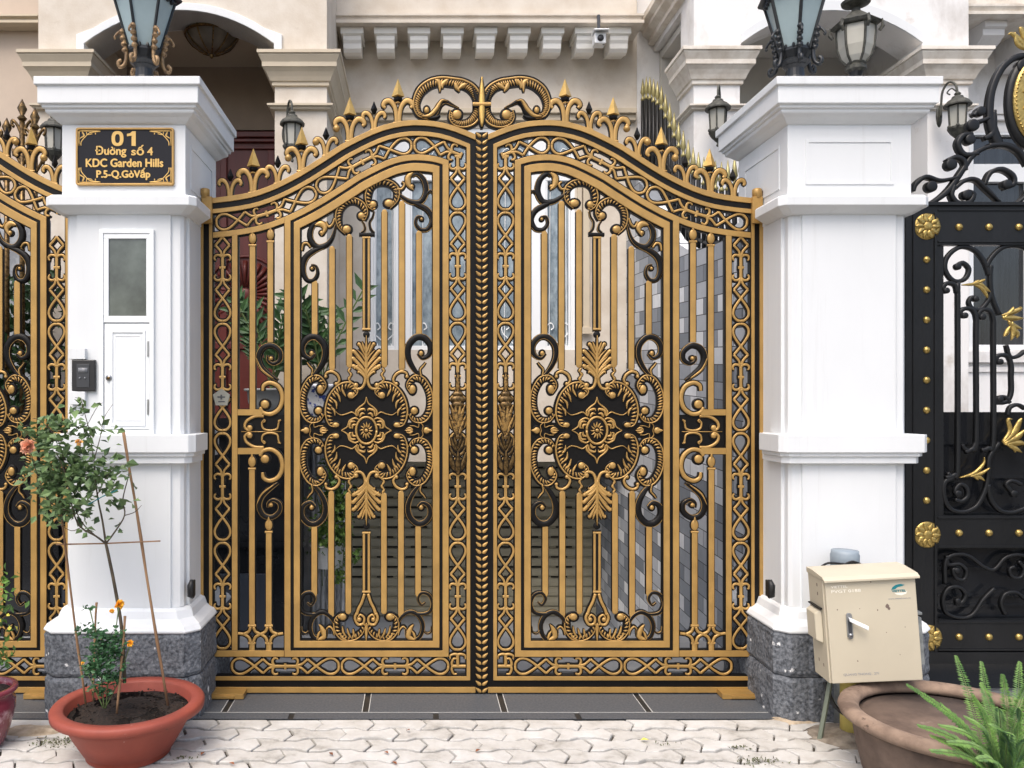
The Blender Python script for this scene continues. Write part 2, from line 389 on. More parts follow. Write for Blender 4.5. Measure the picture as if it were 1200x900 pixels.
# ---------------------------------------------------------------- moulded blocks
def notched(cx, cy, h, nt_=0., ch=0., hy=None):
    hy = hy or h; q = []
    if nt_ == 0 and ch == 0: return [(cx-h,cy-hy),(cx+h,cy-hy),(cx+h,cy+hy),(cx-h,cy+hy)]
    if nt_ == 0:
        return [(cx-h+ch,cy-hy),(cx+h-ch,cy-hy),(cx+h,cy-hy+ch),(cx+h,cy+hy-ch),(cx+h-ch,cy+hy),(cx-h+ch,cy+hy),(cx-h,cy+hy-ch),(cx-h,cy-hy+ch)]
    n1, e = nt_, .014
    base = [(-h+n1,-hy),(h-n1,-hy),(h-n1,-hy+e),(h-n1*.42,-hy+e),(h-e,-hy+n1*.42),(h-e,-hy+n1),(h,-hy+n1)]
    out = [(cx+x,cy+y) for x,y in base[:7]]
    out += [(cx+x,cy-y) for x,y in base[::-1][:7]]
    out += [(cx-x,cy-y) for x,y in base[1:7]]
    out += [(cx-x,cy+y) for x,y in base[::-1][:6]]
    return out
def loft_prof(mb, cx, cy, prof, nt_=0., ch=0., aspect=1.):
    rings = []
    for h, z in prof:
        p = notched(cx, cy, h, nt_, ch, h*aspect if aspect != 1 else None)
        rings.append([(x,y,z) for x,y in p])
    mb.loft(rings)

def pillar(name, label, cx, mirror, clipside):
    t = thing(name, label, 'gate pillar', (cx, 0, 0))
    # rough stone plinth: two courses of blocks with chamfered corners
    for (z0,z1) in ((.0-.02,.205),(.210,.418)):
        mb = MB()
        h = .385
        ring = notched(cx, 0, h, 0, .065); rings = []
        nz = 12
        # densify + roughen
        dens = []
        k = len(ring)
        for i in range(k):
            a, b = Vector(ring[i]), Vector(ring[(i+1)%k]); m = max(2, int((b-a).length/.02))
            for j in range(m): dens.append(a.lerp(b, j/m))
        for iz in range(nz+1):
            z = z0 + (z1-z0)*iz/nz; edge = min(iz, nz-iz); r_ = []
            for p in dens:
                q = Vector((p.x, p.y, z)); d = noise.fractal(q*14 + Vector((cx*9,3,1)), 1.0, 2.2, 5)*.007 - (.010 if edge == 0 else 0)
                joint = .006 if min(abs(p.x-cx-.22), abs(p.x-cx+.24)) < .006 and abs(p.y) > .3 else 0
                n2 = (Vector((p.x-cx, p.y))).normalized()
                r_.append((p.x + n2.x*(d-joint-.004), p.y + n2.y*(d-joint-.004), z))
            rings.append(r_)
        mb.loft(rings); mb.build('plinth_course', ROCK, t)
    mb = MB(); mb.sm = False
    loft_prof(mb, cx, 0, [(.378,.418),(.384,.425),(.384,.432),(.372,.452),(.352,.466),(.334,.478),(.328,.496),(.322,.512),(.308,.524)], 0, .06)
    mb.build('plinth_moulding', WHITE, t, bevel=.004)
    mb = MB(); loft_prof(mb, cx, 0, [(.302,.524),(.302,2.47)], .072); mb.build('shaft', WHITE, t, bevel=.003)
    # mid ledge stops short of the gate post
    def ledge(prof, yback, nm):
        mb = MB(); rings = []
        for h, z in prof:
            yb_ = h if yback is None else yback
            s = 1 if clipside > 0 else -1
            xin, xout = cx + s*h, cx - s*h
            c = .03
            rr = [(xout, -h+c), (xout + s*c, -h), (xin - s*c, -h), (xin, -h+c), (xin, yb_), (cx + s*.306, yb_), (cx + s*.306, h), (xout, h)]
            rings.append([(x,y,z) for x,y in rr])
        mb.loft(rings); return mb.build(nm, WHITE, t, bevel=.003)
    ledge([(.336,1.235),(.336,1.268),(.348,1.270),(.348,1.288),(.362,1.290),(.362,1.376)], -.11, 'middle_ledge')
    ledge([(.306,2.452),(.318,2.456),(.352,2.478),(.366,2.486),(.366,2.528),(.358,2.536),(.31,2.546)], -.07, 'upper_ledge')
    mb = MB(); loft_prof(mb, cx, 0, [(.303,2.546),(.303,2.892)]); 
    mb.build('upper_block', WHITE, t, bevel=.003)
    # raised panel frames on the block faces
    mb = MB()
    def frame(ax, s):
        u0,u1,z0,z1 = -.215,.215,2.60,2.82; e = .014
        for (a0,a1,b0,b1) in ((u0,u1,z0,z0+e),(u0,u1,z1-e,z1),(u0,u0+e,z0+e,z1-e),(u1-e,u1,z0+e,z1-e)):
            if ax == 'x': mb.box(cx+a0,cx+a1,s*.303-.004,s*.303+.004,b0,b1)
            else: mb.box(cx+s*.303-.004,cx+s*.303+.004,a0,a1,b0,b1)
    frame('y', 1); frame('y', -1)
    if mirror: frame('x', -1)
    mb.build('panel_frame', WHITE, t)
    mb = MB(); loft_prof(mb, cx, 0, [(.303,2.892),(.312,2.897),(.322,2.905),(.338,2.920),(.356,2.932),(.360,2.938),(.360,2.950),(.372,2.953),(.372,2.966),(.386,2.970),(.386,3.052),(.3985,3.056),(.3985,3.094),(.300,3.0945),(.285,3.106)])
    mb.build('cap', WHITE, t, bevel=.003)
    return t
CXL, CXR = -1.43, 2.126
pl = pillar('gate_pillar', 'white gate pillar carrying the black address plate and the mail box', CXL, False, 1)
pr = pillar('gate_pillar', 'white gate pillar behind the cream electrical cabinet', CXR, True, -1)

# ---------------------------------------------------------------- gate drawing tools (drawn on the plane Y=0, 4.5 mm per unit)
S = .0045
def mapper(kind):
    if kind == 'L': fx = lambda x: x
    elif kind == 'R': fx = lambda x: 1128.6 - x
    else: fx = lambda x: 1128.6 - x - 738.6
    return lambda x, y: ((fx(x) - VX) * S, (812 - y) * S)
JIT = [0]
def ribbon(mb, T, pts, w, yb, yf, dome=0., mi=0, ends=True):
    n = len(pts); W = w if isinstance(w, (list,tuple)) else [w]*n
    if len(W) != n: W = [interp(i/(n-1), [k/(len(W)-1) for k in range(len(W))], W) for i in range(n)]
    rings = []
    if dome: sec = [(-1,yb),(-1,yf),(-.62,yf-dome*.75),(0,yf-dome),(.62,yf-dome*.75),(1,yf),(1,yb)]
    else: sec = [(-1,yb),(-1,yf),(1,yf),(1,yb)]
    for i in range(n):
        a = pts[max(i-1,0)]; b = pts[min(i+1,n-1)]; tx, ty = b[0]-a[0], b[1]-a[1]; l = math.hypot(tx,ty) or 1
        nx, ny = -ty/l, tx/l; r = []
        for u, y in sec:
            x_, z_ = T(pts[i][0]+nx*u*W[i]/2, pts[i][1]+ny*u*W[i]/2); r.append((x_, y, z_))
        rings.append(r)
    mb.m = mi; mb.sm = bool(dome) and n > 2; mb.loft(rings)
def gb(mb, T, pts, w, out=1.3, dome=.0045, smooth=5, base=-.008):      # gold stroke on a wider black casting
    p = cr(pts, smooth) if smooth else pts
    JIT[0] = (JIT[0]+1) % 9; j = JIT[0]*.00012
    wo = [x+2*out for x in w] if isinstance(w, (list,tuple)) else w+2*out
    ribbon(mb, T, p, wo, .008-j, base-j, 0, 1)
    ribbon(mb, T, p, w, base+.002, base-.0032-j, dome, 0)
def disc(mb, T, x, y, r, yb, yf, dome, mi, sx=1, sy=1, n=16):
    rings = []
    for k, (f, yy) in enumerate([(1,yb),(1,yf),(.85,yf-dome*.5),(.55,yf-dome*.85),(.15,yf-dome)]):
        rr = []
        for i in range(n):
            a = 2*math.pi*i/n; X_, Z_ = T(x+r*sx*f*math.cos(a), y+r*sy*f*math.sin(a)); rr.append((X_,yy,Z_))
        rings.append(rr)
    mb.m = mi; mb.sm = True; mb.loft(rings)
def bulb(mb, T, x, y, r, sx=1, sy=1, base=-.008):
    disc(mb, T, x, y, r+1.3, .007, base-.0003, .0004, 1, sx, sy)
    disc(mb, T, x, y, r*.82, base, base-.003, .0065, 0, sx, sy)
def leafs(mb, T, pts, w, base=-.010, dome=.005, mi=0, out=.6):
    w *= .88; out *= 1.5
    p = cr(pts, 5); n = len(p); W = [w*math.sin(math.pi*min(.97,max(.06,(i/(n-1))**.8)))+.3 for i in range(n)]
    JIT[0] = (JIT[0]+1) % 9; j = JIT[0]*.00012
    if out: ribbon(mb, T, p, [x+2*out for x in W], .006, base-j, 0, 1)
    ribbon(mb, T, p, W, base+.002, base-.002-j, dome, mi)
def bs(mb, T, pts, w, line=True, smooth=6):                   # black scroll with fine gold edges
    p = cr(pts, smooth); n = len(p)
    W = w if isinstance(w, (list,tuple)) else [w]*n
    if len(W) != n: W = [interp(i/(n-1), [k/(len(W)-1) for k in range(len(W))], W) for i in range(n)]
    W = [x*1.18 for x in W]
    JIT[0] = (JIT[0]+1) % 9; j = JIT[0]*.00012
    ribbon(mb, T, p, W, .008, -.008-j, .007, 1)
    if line:
        for sgn, off in ((1,.30),(-1,.44)):
            q = []
            for i in range(n):
                a = p[max(i-1,0)]; b = p[min(i+1,n-1)]; tx,ty = b[0]-a[0],b[1]-a[1]; l = math.hypot(tx,ty) or 1
                q.append((p[i][0]-ty/l*sgn*off*W[i], p[i][1]+tx/l*sgn*off*W[i]))
            ribbon(mb, T, q, .55, -.004, -.0125 if off < .4 else -.0105, .0010, 0)
def rope(mb, T, pts, w, side=1, step=3.3):                   # C scroll with a rim and a row of leaflets
    p = cr(pts, 8); n = len(p)
    sw = [w*min(1, .45+2.2*min(i/(n-1), 1-i/(n-1))) for i in range(n)]
    ribbon(mb, T, p, [x+3.4 for x in sw], .008, -.008, 0, 1)
    ribbon(mb, T, p, [x*.9 for x in sw], .004, -.0088, .0022, 1)
    def off(i, o):
        a = p[max(i-1,0)]; b = p[min(i+1,n-1)]; tx,ty = b[0]-a[0],b[1]-a[1]; l = math.hypot(tx,ty) or 1
        return (p[i][0]-ty/l*o, p[i][1]+tx/l*o), (tx/l,ty/l)
    rim = [off(i, side*sw[i]*.34)[0] for i in range(n)]
    ribbon(mb, T, rim, [max(.8, x*.21) for x in sw], -.006, -.012, .0035, 0)
    acc = 0
    for i in range(1, n):
        acc += math.hypot(p[i][0]-p[i-1][0], p[i][1]-p[i-1][1])
        if acc >= step and 1 < i < n-1:
            acc = 0; (a, t_) = off(i, side*sw[i]*.16); (b, _) = off(i, -side*sw[i]*.50)
            b = (b[0]+t_[0]*2.0, b[1]+t_[1]*2.0); m_ = ((a[0]+b[0])/2+t_[0]*.3, (a[1]+b[1])/2+t_[1]*.3)
            ribbon(mb, T, [a, m_, b], [1.2, 2.1, .5], -.007, -.0110, .0042, 0)
    return
# top curve of the big gate's left leaf
TX = [236,247,270,296.7,323,352,383,400,433,456,482,511,533,557,570]
TY = [234.5,233,230.5,225.6,216,201,181.5,170.5,154,146,142,143.6,149,158.5,164]
_tp = cr(list(zip(TX,TY)), 6)
def offcurve(d):
    out = []
    for i in range(len(_tp)):
        a = _tp[max(i-1,0)]; b = _tp[min(i+1,len(_tp)-1)]; tx,ty = b[0]-a[0],b[1]-a[1]; l = math.hypot(tx,ty)
        out.append((_tp[i][0]-ty/l*d, _tp[i][1]+tx/l*d))
    res = [out[0]]
    for q in out[1:]:
        if q[0] > res[-1][0]+.3: res.append(q)
    return [q[0] for q in res], [q[1] for q in res]
_oc = {}
def yo(d, x):
    if d not in _oc: _oc[d] = offcurve(d)
    return interp(x, *_oc[d])
def topset(d, x0, x1, n=26): return [(x0+(x1-x0)*i/n, yo(d, x0+(x1-x0)*i/n)) for i in range(n+1)]
def ringloops(T, o, i_):
    # o,i_ = (offset, xl, xr, ybottom)
    def lp(q):
        pts = topset(q[0], q[1], q[2]); pts += [(q[2], q[3]), (q[1], q[3])]; return [T(*p) for p in pts]
    return lp(o), lp(i_)

def half_unit(mb, T, P, s0, s1, w=2.65, parts='all'):
    """one half of the chain motif, from the round end of a teardrop (s0) to a collar (s1) along path P"""
    L = abs(s1-s0); sg = 1 if s1 > s0 else -1; k = L/64
    def q(s, t): (x,y),(tx,ty) = P(s0 + sg*s*k); return (x - ty*t*1.0, y + tx*t*1.0)
    def st(pts, ww=w, sm=4):
        pp = cr(pts, sm); gb(mb, T, [q(*a) for a in pp], ww, out=1.5, dome=.0016, smooth=0)
    if parts == 'all':
        for g in (1,-1):
            st([(1.8,0),(2.6,4.5*g),(7.5,8.6*g),(14,8.8*g),(21,5.2*g),(28,0),(33,-4*g),(38,-8.2*g)])
    for g in (1,-1):
        st([(38,8.4*g),(42,4.6*g),(45.5,2.0*g),(50,1.1*g)], w*.95)
        if parts != 'all': st([(38,8.4*g),(33,4*g),(28,0)])
        st([(51.5,.3*g),(49.6,3.4*g),(49.4,7*g),(51.6,9.4*g),(54.6,9.0*g),(55.2,7.6*g)], [w*1.1,w,w,w*.95,w*.8,w*.5])
    st([(48,0),(63.6,0)], w*1.25, 1)
    st([(63.9,-3.6),(63.9,3.6)], 2.6, 1)

def vpath(x): return lambda s: ((x, s), (0, 1))
def hpath(y): return lambda s: ((s, y), (1, 0))
_arc = []
def archpath():
    pts = topset(29, 244, 556, 160); s = [0]
    for i in range(1, len(pts)): s.append(s[-1]+math.hypot(pts[i][0]-pts[i-1][0], pts[i][1]-pts[i-1][1]))
    xs = [p[0] for p in pts]; ys = [p[1] for p in pts]
    def P(v):
        x = interp(v, s, xs); y = interp(v, s, ys); x2 = interp(v+.5, s, xs); y2 = interp(v+.5, s, ys); l = math.hypot(x2-x,y2-y)
        return (x,y), ((x2-x)/l,(y2-y)/l)
    return P, (lambda x: interp(x, xs, s))
def spear(mb, T, x, y, h, w, dark=False):
    """four-sided spear head standing at y (bottom), tip up"""
    X0,Z0 = T(x,y); mi = 1 if dark else 2; mb.m = mi; mb.sm = False; a = w/2*S
    def ring(z, r): return [(X0, -r, z),(X0+r, 0, z),(X0, r, z),(X0-r, 0, z)]
    if dark:
        mb.loft([ring(Z0, a*.35), ring(Z0+h*S*.35, a), ring(Z0+h*S*.98, a*.1)])
    else:
        mb.loft([ring(Z0, a*.3), ring(Z0+h*S*.10, a*.5), ring(Z0+h*S*.16, a), ring(Z0+h*S*.99, a*.04)])
        mb.m = 1; mb.loft([ring(Z0-3.2*S, a*.25), ring(Z0-.3*S, a*.62), ring(Z0+h*S*.12, a*.66)])
        mb.m = 0; mb.loft([ring(Z0-4.6*S, a*.62), ring(Z0-3.2*S, a*.62)])
def fork(T, x, yb, big, parent):
    mb = MB()
    if big:
        for g in (1,-1): gb(mb, T, [(x+1.6*g,yb+1),(x+1.9*g,yb-9),(x+4*g,yb-19),(x+9*g,yb-25.5),(x+14.5*g,yb-25),(x+17.2*g,yb-20.5),(x+14.6*g,yb-17.5)], [5,4.8,5,5.8,6,5,3], out=1.0, dome=.0025)
        gb(mb, T, [(x-5.5,yb),(x+5.5,yb)], 2.2, smooth=0, out=.5)
        spear(mb, T, x, yb-27.5, 25, 15.5)
    else:
        for g in (1,-1): gb(mb, T, [(x+1.3*g,yb+1),(x+1.6*g,yb-7),(x+3.6*g,yb-14.5),(x+7*g,yb-19),(x+11*g,yb-19.5),(x+13*g,yb-16),(x+11.5*g,yb-13.5)], [3.8,3.8,4,4.6,4.6,3.8,2.4], out=.9, dome=.0022)
        gb(mb, T, [(x-4.2,yb),(x+4.2,yb)], 2.0, smooth=0, out=.5)
        spear(mb, T, x, yb-19, 15, 8, dark=True)
    mb.build('spear_finial' if big else 'bud_finial', [GOLD, BLACK, GOLD2], parent)

def rbar(mb, T, x, y0, y1, w=6.5):
    gb(mb, T, [(x,y0),(x,y1)], w, out=.8, dome=.0010, smooth=0)
    for y in (y0,y1): disc(mb, T, x, y, w/2-.05, -.006, -.0110, .0010, 0)

def panel(T, leaf, my=0):
    """scrollwork inside the inner frame; drawn for the left leaf, mirrored by T"""
    C = 429.5; P4 = lambda x, y: (340+x/4.09, 180+y/4.09)
    M = [GOLD, BLACK]
    def z4(l): return [P4(*q) for q in l]
    # ---- straight bars
    for x, y0, y1 in ((369,332,391),(389.4,292,432),(409.6,278,428),(450.6,249,428),(471,239,432),(491,274,391)):
        mb = MB(); rbar(mb, T, x, y0, y1); mb.build('bar', M, leaf)
    for x, y0, y1 in ((368.6,618,696),(388.4,578,720),(408.4,580,716),(450,580,716),(470,578,720),(490,618,696)):
        mb = MB(); rbar(mb, T, x, y0, y1); mb.build('bar', M, leaf)
    for (y0,y1) in ((279,386),(624,693)):
        mb = MB()
        ribbon(mb, T, [(C,y0),(C,y1)], 9.8, .01, -.009, 0, 1)
        for g in (1,-1): ribbon(mb, T, [(C+2.9*g,y0),(C+2.9*g,y1)], 2.7, -.006, -.013, .0015, 0)
        for y in (y0,y1):
            gb(mb, T, [(C-4.8,y),(C+4.8,y)], 2.6, smooth=0)
        mb.build('double_bar', M, leaf)
    # ---- top scrolls (high side and low side)
    mb = MB()
    rope(mb, T, z4([(475,262),(508,225),(512,178),(480,145),(430,138),(390,158),(372,205),(380,250),(404,270)]), 7.8, side=1)
    bulb(mb, T, *P4(474,240), 5.6, 1.15, .95); bulb(mb, T, *P4(398,246), 4.8)
    rope(mb, T, z4([(270,385),(236,345),(232,285),(262,240),(305,226),(345,246),(364,285),(352,322)]), 7.8, side=-1)
    bulb(mb, T, *P4(272,365), 5.4, 1.1, 1.0); bulb(mb, T, *P4(342,300), 4.8)
    mb.build('gold_c_scroll', M, leaf)
    mb = MB()
    bs(mb, T, z4([(402,278),(396,305),(382,330),(386,362),(402,382)]), [2,2.4,2.6,3,2.6])
    bs(mb, T, z4([(345,326),(356,345),(358,366),(342,382)]), [2,2.4,3,2.6])
    ribbon(mb, T, [P4(331,390), P4(406,390)], 4.4, .008, -.012, .004, 1)
    mb.build('capital', M, leaf)
    mb = MB()
    bs(mb, T, z4([(585,112),(608,100),(640,130),(650,185),(625,232),(575,232),(530,205),(500,178)]), [2.4,5,6.2,6.6,6.2,5.5,4,2])
    bs(mb, T, z4([(560,225),(615,248),(660,275),(680,320),(660,362),(625,366),(602,338),(610,306),(635,306)]), [3,5.5,6,5.5,5,4.4,3.8,3,2])
    bs(mb, T, z4([(628,226),(655,195),(672,182),(684,195)]), [3,3.6,3.2,2])
    leafs(mb, T, z4([(588,95),(565,118),(570,155),(592,178)]), 7.6); bulb(mb, T, *P4(583,160), 3.0)
    gb(mb, T, z4([(512,170),(535,172),(548,150),(535,138)]), [2,2.6,2.6,1.6]); bulb(mb, T, *P4(630,316), 2.2)
    mb.build('black_scroll', M, leaf)
    mb = MB()
    bs(mb, T, z4([(150,345),(120,338),(98,372),(100,415),(130,448),(172,440),(203,405),(222,340)]), [2.4,4.5,6,6.4,6.2,5.5,4,2])
    bs(mb, T, z4([(165,448),(110,470),(72,505),(62,560),(80,605),(112,608),(132,578),(125,542),(102,535)]), [3,6,6.6,6,5,4.4,3.8,3,2])
    gb(mb, T, z4([(58,468),(64,436),(84,432),(100,452)]), [1.8,2.6,2.6,1.6])
    leafs(mb, T, z4([(120,345),(150,338),(168,362),(150,398)]), 7.6); bulb(mb, T, *P4(152,382), 3.0)
    gb(mb, T, z4([(172,328),(186,352),(204,340),(214,312)]), [1.6,2.6,2.6,2]); bulb(mb, T, *P4(106,552), 2.2)
    mb.build('black_scroll', M, leaf)
    # ---- centre medallion, drawn once and mirrored in both directions
    CY = 504.3
    def q5(l, gx, gy): return [(C + gx*(x-336)/3.75, CY + gy*(y-466)/3.75) for x, y in l]
    mb = MB()
    plate = [(336,258),(300,262),(268,290),(232,280),(205,300),(188,350),(180,400),(160,432),(120,430),(88,418),(62,404),(46,410)]
    pts = [((x-336)/3.75, (y-466)/3.75) for x, y in plate]
    loop = [(C+x, CY+y) for x,y in pts] + [(C+x, CY-y) for x,y in pts[::-1]] + [(C-x, CY-y) for x,y in pts[1:]] + [(C-x, CY+y) for x,y in pts[::-1][:-1]]
    mb.m = 1; mb.sm = False; mb.prism([T(*p) for p in loop], -.004, .004)
    mb.build('medallion_plate', M, leaf)
    for gx in (1,-1):
        for gy in (1,-1):
            mb = MB()
            rope(mb, T, q5([(268,322),(290,296),(268,268),(228,272),(192,305),(172,350),(168,395),(180,436),(206,444)], gx, gy), 9.0, side=gx*gy)
            bulb(mb, T, *q5([(268,312)],gx,gy)[0], 4.7); bulb(mb, T, *q5([(202,442)],gx,gy)[0], 4.0, 1.2, .9)
            # serrations pointing into the plate
            for (a,b,c) in (((228,282),(236,300),(246,318)),((205,300),(216,318),(222,342)),((190,330),(204,346),(206,372)),((182,365),(196,380),(198,402))):
                leafs(mb, T, q5([a,b,c],gx,gy), 2.6, out=.3)
            mb.build('acanthus_scroll', M, leaf)
            mb = MB()
            rope(mb, T, q5([(135,304),(152,268),(126,236),(90,244),(62,290),(54,340),(62,388),(88,420),(125,420),(148,392)], gx, gy), 8.0, side=gx*gy)
            bulb(mb, T, *q5([(134,286)],gx,gy)[0], 4.6, 1, 1.35); bulb(mb, T, *q5([(126,380)],gx,gy)[0], 5.0)
            mb.build('gold_c_scroll', M, leaf)
            mb = MB()
            bs(mb, T, q5([(98,232),(132,192),(154,142),(150,92),(118,58),(82,60),(56,92),(60,132),(90,150),(112,130)], gx, gy), [3,5.5,6.5,7,7,7,6.6,5.5,4,2.4])
            gb(mb, T, q5([(95,228),(100,200),(86,182),(76,168)], gx, gy), [1.4,1.8,1.6,.8]); bulb(mb, T, *q5([(96,128)],gx,gy)[0], 3.0, 1, 1.15)
            leafs(mb, T, q5([(120,200),(148,160),(160,96)], gx, gy), 2.4, mi=1)
            mb.build('black_scroll', M, leaf)
            mb = MB()
            gb(mb, T, q5([(156,230),(162,214),(184,208),(208,222),(218,246),(206,264)], gx, gy), [2.2,2.8,3.2,3.2,2.8,2]); bulb(mb, T, *q5([(158,230)],gx,gy)[0], 2.4); bulb(mb, T, *q5([(204,262)],gx,gy)[0], 2.6)
            gb(mb, T, q5([(281,196),(300,184),(322,206),(331,245),(318,278),(292,284),(282,268)], gx, gy), [2,3,3.4,3.4,3.2,3,2]); bulb(mb, T, *q5([(290,268)],gx,gy)[0], 3.4)
            for (y0,dx) in ((196,-3),(214,3),(232,-3),(250,2)): leafs(mb, T, q5([(264-dx,y0-4),(264+dx*1.6,y0+8),(262,y0+18)], gx, gy), 3.0, out=.5)
            mb.build('volute', M, leaf)
    for gy in (1,-1):
        mb = MB()
        for gx in (1,-1):
            for (a,b,c,wd) in (((336,236),(312,205),(276,178),5.4),((336,210),(308,180),(274,146),5.6),((336,182),(308,150),(276,114),5.4),((336,150),(318,112),(300,82),4.6),((336,256),(326,228),(300,204),3.4)):
                leafs(mb, T, q5([a,b,(c[0]+6,c[1]+6),(c[0],c[1]+6),(c[0]-1,c[1]+14)],gx,gy), wd*.86, base=-.0085, out=1.0, dome=.006)
            for (a,b,c,wd) in (((336,222),(320,196),(292,172),2.4),((336,196),(318,168),(290,142),2.4),((336,168),(320,138),(296,112),2.2),((336,130),(324,98),(316,76),2.6)):
                leafs(mb, T, q5([a,b,c],gx,gy), wd, base=-.0125, out=.8)
        leafs(mb, T, q5([(336,250),(336,150),(336,50)],1,gy), 4.2, base=-.013)
        disc(mb, T, C, CY-gy*112, 4, .006, -.009, .004, 1)
        mb.build('palmette', M, leaf)
    for gx in (1,-1):
        mb = MB()
        bulb(mb, T, *q5([(72,466)],gx,1)[0], 4.6); leafs(mb, T, q5([(74,466),(60,466),(48,466)],gx,1), 4)
        for gy in (1,-1):
            gb(mb, T, q5([(92,466),(88,445),(104,432),(108,452),(128,446),(146,446)],gx,gy), .9, out=.5)
            leafs(mb, T, q5([(132,464),(146,455),(162,460)],gx,gy), 2.6)
        leafs(mb, T, q5([(134,466),(150,466),(168,466)],gx,1), 2.8)
        mb.build('side_bud', M, leaf)
    # flower at the centre
    mb = MB()
    ring = [(C+12*math.cos(a*math.pi/16), CY+15.6*math.sin(a*math.pi/16)) for a in range(33)]
    ribbon(mb, T, ring, 2.6, .004, -.012, .004, 0)
    ring = [(C+12*math.cos(a*math.pi/16), CY+15.6*math.sin(a*math.pi/16)) for a in range(32)]
    disc(mb, T, C, CY, 11, .002, -.008, .003, 1, 1, 1.3, 24)
    bulb(mb, T, C, CY, 2.6, base=-.012)
    for k in range(12):
        a = k*math.pi/6; leafs(mb, T, [(C+3*math.cos(a),CY+3.6*math.sin(a)),(C+5*math.cos(a+.1),CY+6.4*math.sin(a+.1)),(C+7.6*math.cos(a),CY+10*math.sin(a))], 1.9, base=-.0125, out=0, dome=.003)
    mb.build('rosette', M, leaf)
    mb = MB()
    for gx in (1,-1):
        for gy in (1,-1):
            gb(mb, T, q5([(336,320),(328,346),(304,366),(290,384),(296,404)],gx,gy), [.9,1.6,2,2.2,1.6], out=.2, base=-.006)
            leafs(mb, T, q5([(300,402),(302,380),(326,372),(330,382)],gx,gy), 3.2, base=-.006, out=.2)
            leafs(mb, T, q5([(306,408),(316,392),(330,394)],gx,gy), 3.0, base=-.006, out=.2)
            gb(mb, T, q5([(226,466),(252,450),(262,424),(286,412),(302,418)],gx,gy), [.9,1.6,2,2.2,1.6], out=.2, base=-.006)
            leafs(mb, T, q5([(290,428),(268,428),(262,452),(272,456)],gx,gy), 3.2, base=-.006, out=.2)
            leafs(mb, T, q5([(292,440),(276,444),(276,460)],gx,gy), 3.0, base=-.006, out=.2)
            gb(mb, T, q5([(296,404),(274,386),(248,394),(222,398),(202,384)],gx,gy), [1.4,1.5,1.3,1,.6], out=.2, base=-.006)
    mb.build('petals', M, leaf)
    # ---- bottom group
    def q6(l, g): return [(429.4 + g*(x-350)/3.913, 590+y/3.913) for x, y in l]
    for g in (1,-1):
        mb = MB()
        gb(mb, T, q6([(342,412),(330,450),(314,482),(306,508)],g), 3.4)
        gb(mb, T, q6([(306,500),(298,524),(312,552),(336,548),(340,522),(322,508),(310,526)],g), [3,3.2,3.2,3,2.6,2.2,1.6]); bulb(mb, T, *q6([(318,530)],g)[0], 3.2)
        mb.build('volute', M, leaf)
        mb = MB()
        rope(mb, T, q6([(238,506),(214,530),(214,578),(244,614),(290,614),(326,590),(344,550)],g), 7, side=1*g)
        bulb(mb, T, *q6([(242,518)],g)[0], 5.0, 1.1, 1.0)
        for (a,b,c) in (((240,560),(246,590),(262,612)),((262,570),(270,596),(284,616)),((290,572),(292,594),(300,612)),((228,590),(240,612),(262,624))):
            leafs(mb, T, q6([a,b,c],g), 2.6, out=.3)
        mb.build('gold_c_scroll', M, leaf)
        mb = MB()
        bs(mb, T, q6([(212,560),(186,516),(148,496),(110,516),(92,560),(104,606),(134,622),(164,606),(170,574)],g), [3,4.5,5,5,5,4.6,4,3,1.6])
        bs(mb, T, q6([(140,500),(96,506),(60,494),(46,456),(64,416),(98,408),(114,436),(98,464),(80,452)],g), [2,3.6,4,4.2,4,3.8,3.2,2.6,1.8])
        bs(mb, T, q6([(52,562),(54,586),(74,594),(92,578)],g), [1.6,2.2,2.2,1.4])
        leafs(mb, T, q6([(128,622),(158,606),(148,572),(134,552)],g), 6.6); leafs(mb, T, q6([(124,620),(132,596),(142,580)],g), 3)
        gb(mb, T, q6([(168,572),(182,562),(198,578),(204,602)],g), [1.2,2,2,1.2])
        mb.build('black_scroll', M, leaf)
    mb = MB(); leafs(mb, T, q6([(350,545),(350,590),(350,628)],1), 3.6); mb.build('drop', M, leaf)

def handle(T, x, leaf):
    mb = MB(); G, B = 0, 1
    leafs(mb, T, [(x,460),(x,448),(x,436)], 5, base=-.016, mi=2)
    for k, (y, r) in enumerate(((462,6.5),(468,8.5),(474,7.5))): disc(mb, T, x, y, r, .0, -.018, .012, 0, 1, .6)
    for g in (1,-1):
        for (a,b,c,wd) in (((x,508),(x+3*g,490),(x+8.6*g,474),6),((x,512),(x+5*g,498),(x+9.6*g,486),4),((x,504),(x+1.8*g,486),(x+3*g,470),4.6)):
            leafs(mb, T, [a,b,c], wd, base=-.020, mi=2)
        for (a,b,c) in (((x,530),(x+5*g,522),(x+8*g,512)),((x,534),(x+6*g,530),(x+9.4*g,522)),((x,526),(x+3*g,516),(x+4*g,508))):
            leafs(mb, T, [a,b,c], 3.6, base=-.016, mi=0)
        leafs(mb, T, [(x,552),(x+6*g,544),(x+9*g,530)], 7, base=-.020, mi=0)
    bulb(mb, T, x, 546, 7.4, 1, .95, base=-.016); leafs(mb, T, [(x,556),(x,544),(x,528)], 6.5, base=-.028, mi=0)
    disc(mb, T, x, 512, 3, 0, -.022, .006, 0)
    mb.build('door_handle', [BRONZE, BLACK, mat('bronze_gold', (170,134,78), rough=.32, metal=.6, rgb2=(70,54,36), scale=90, contrast=(.4,.55))], leaf)

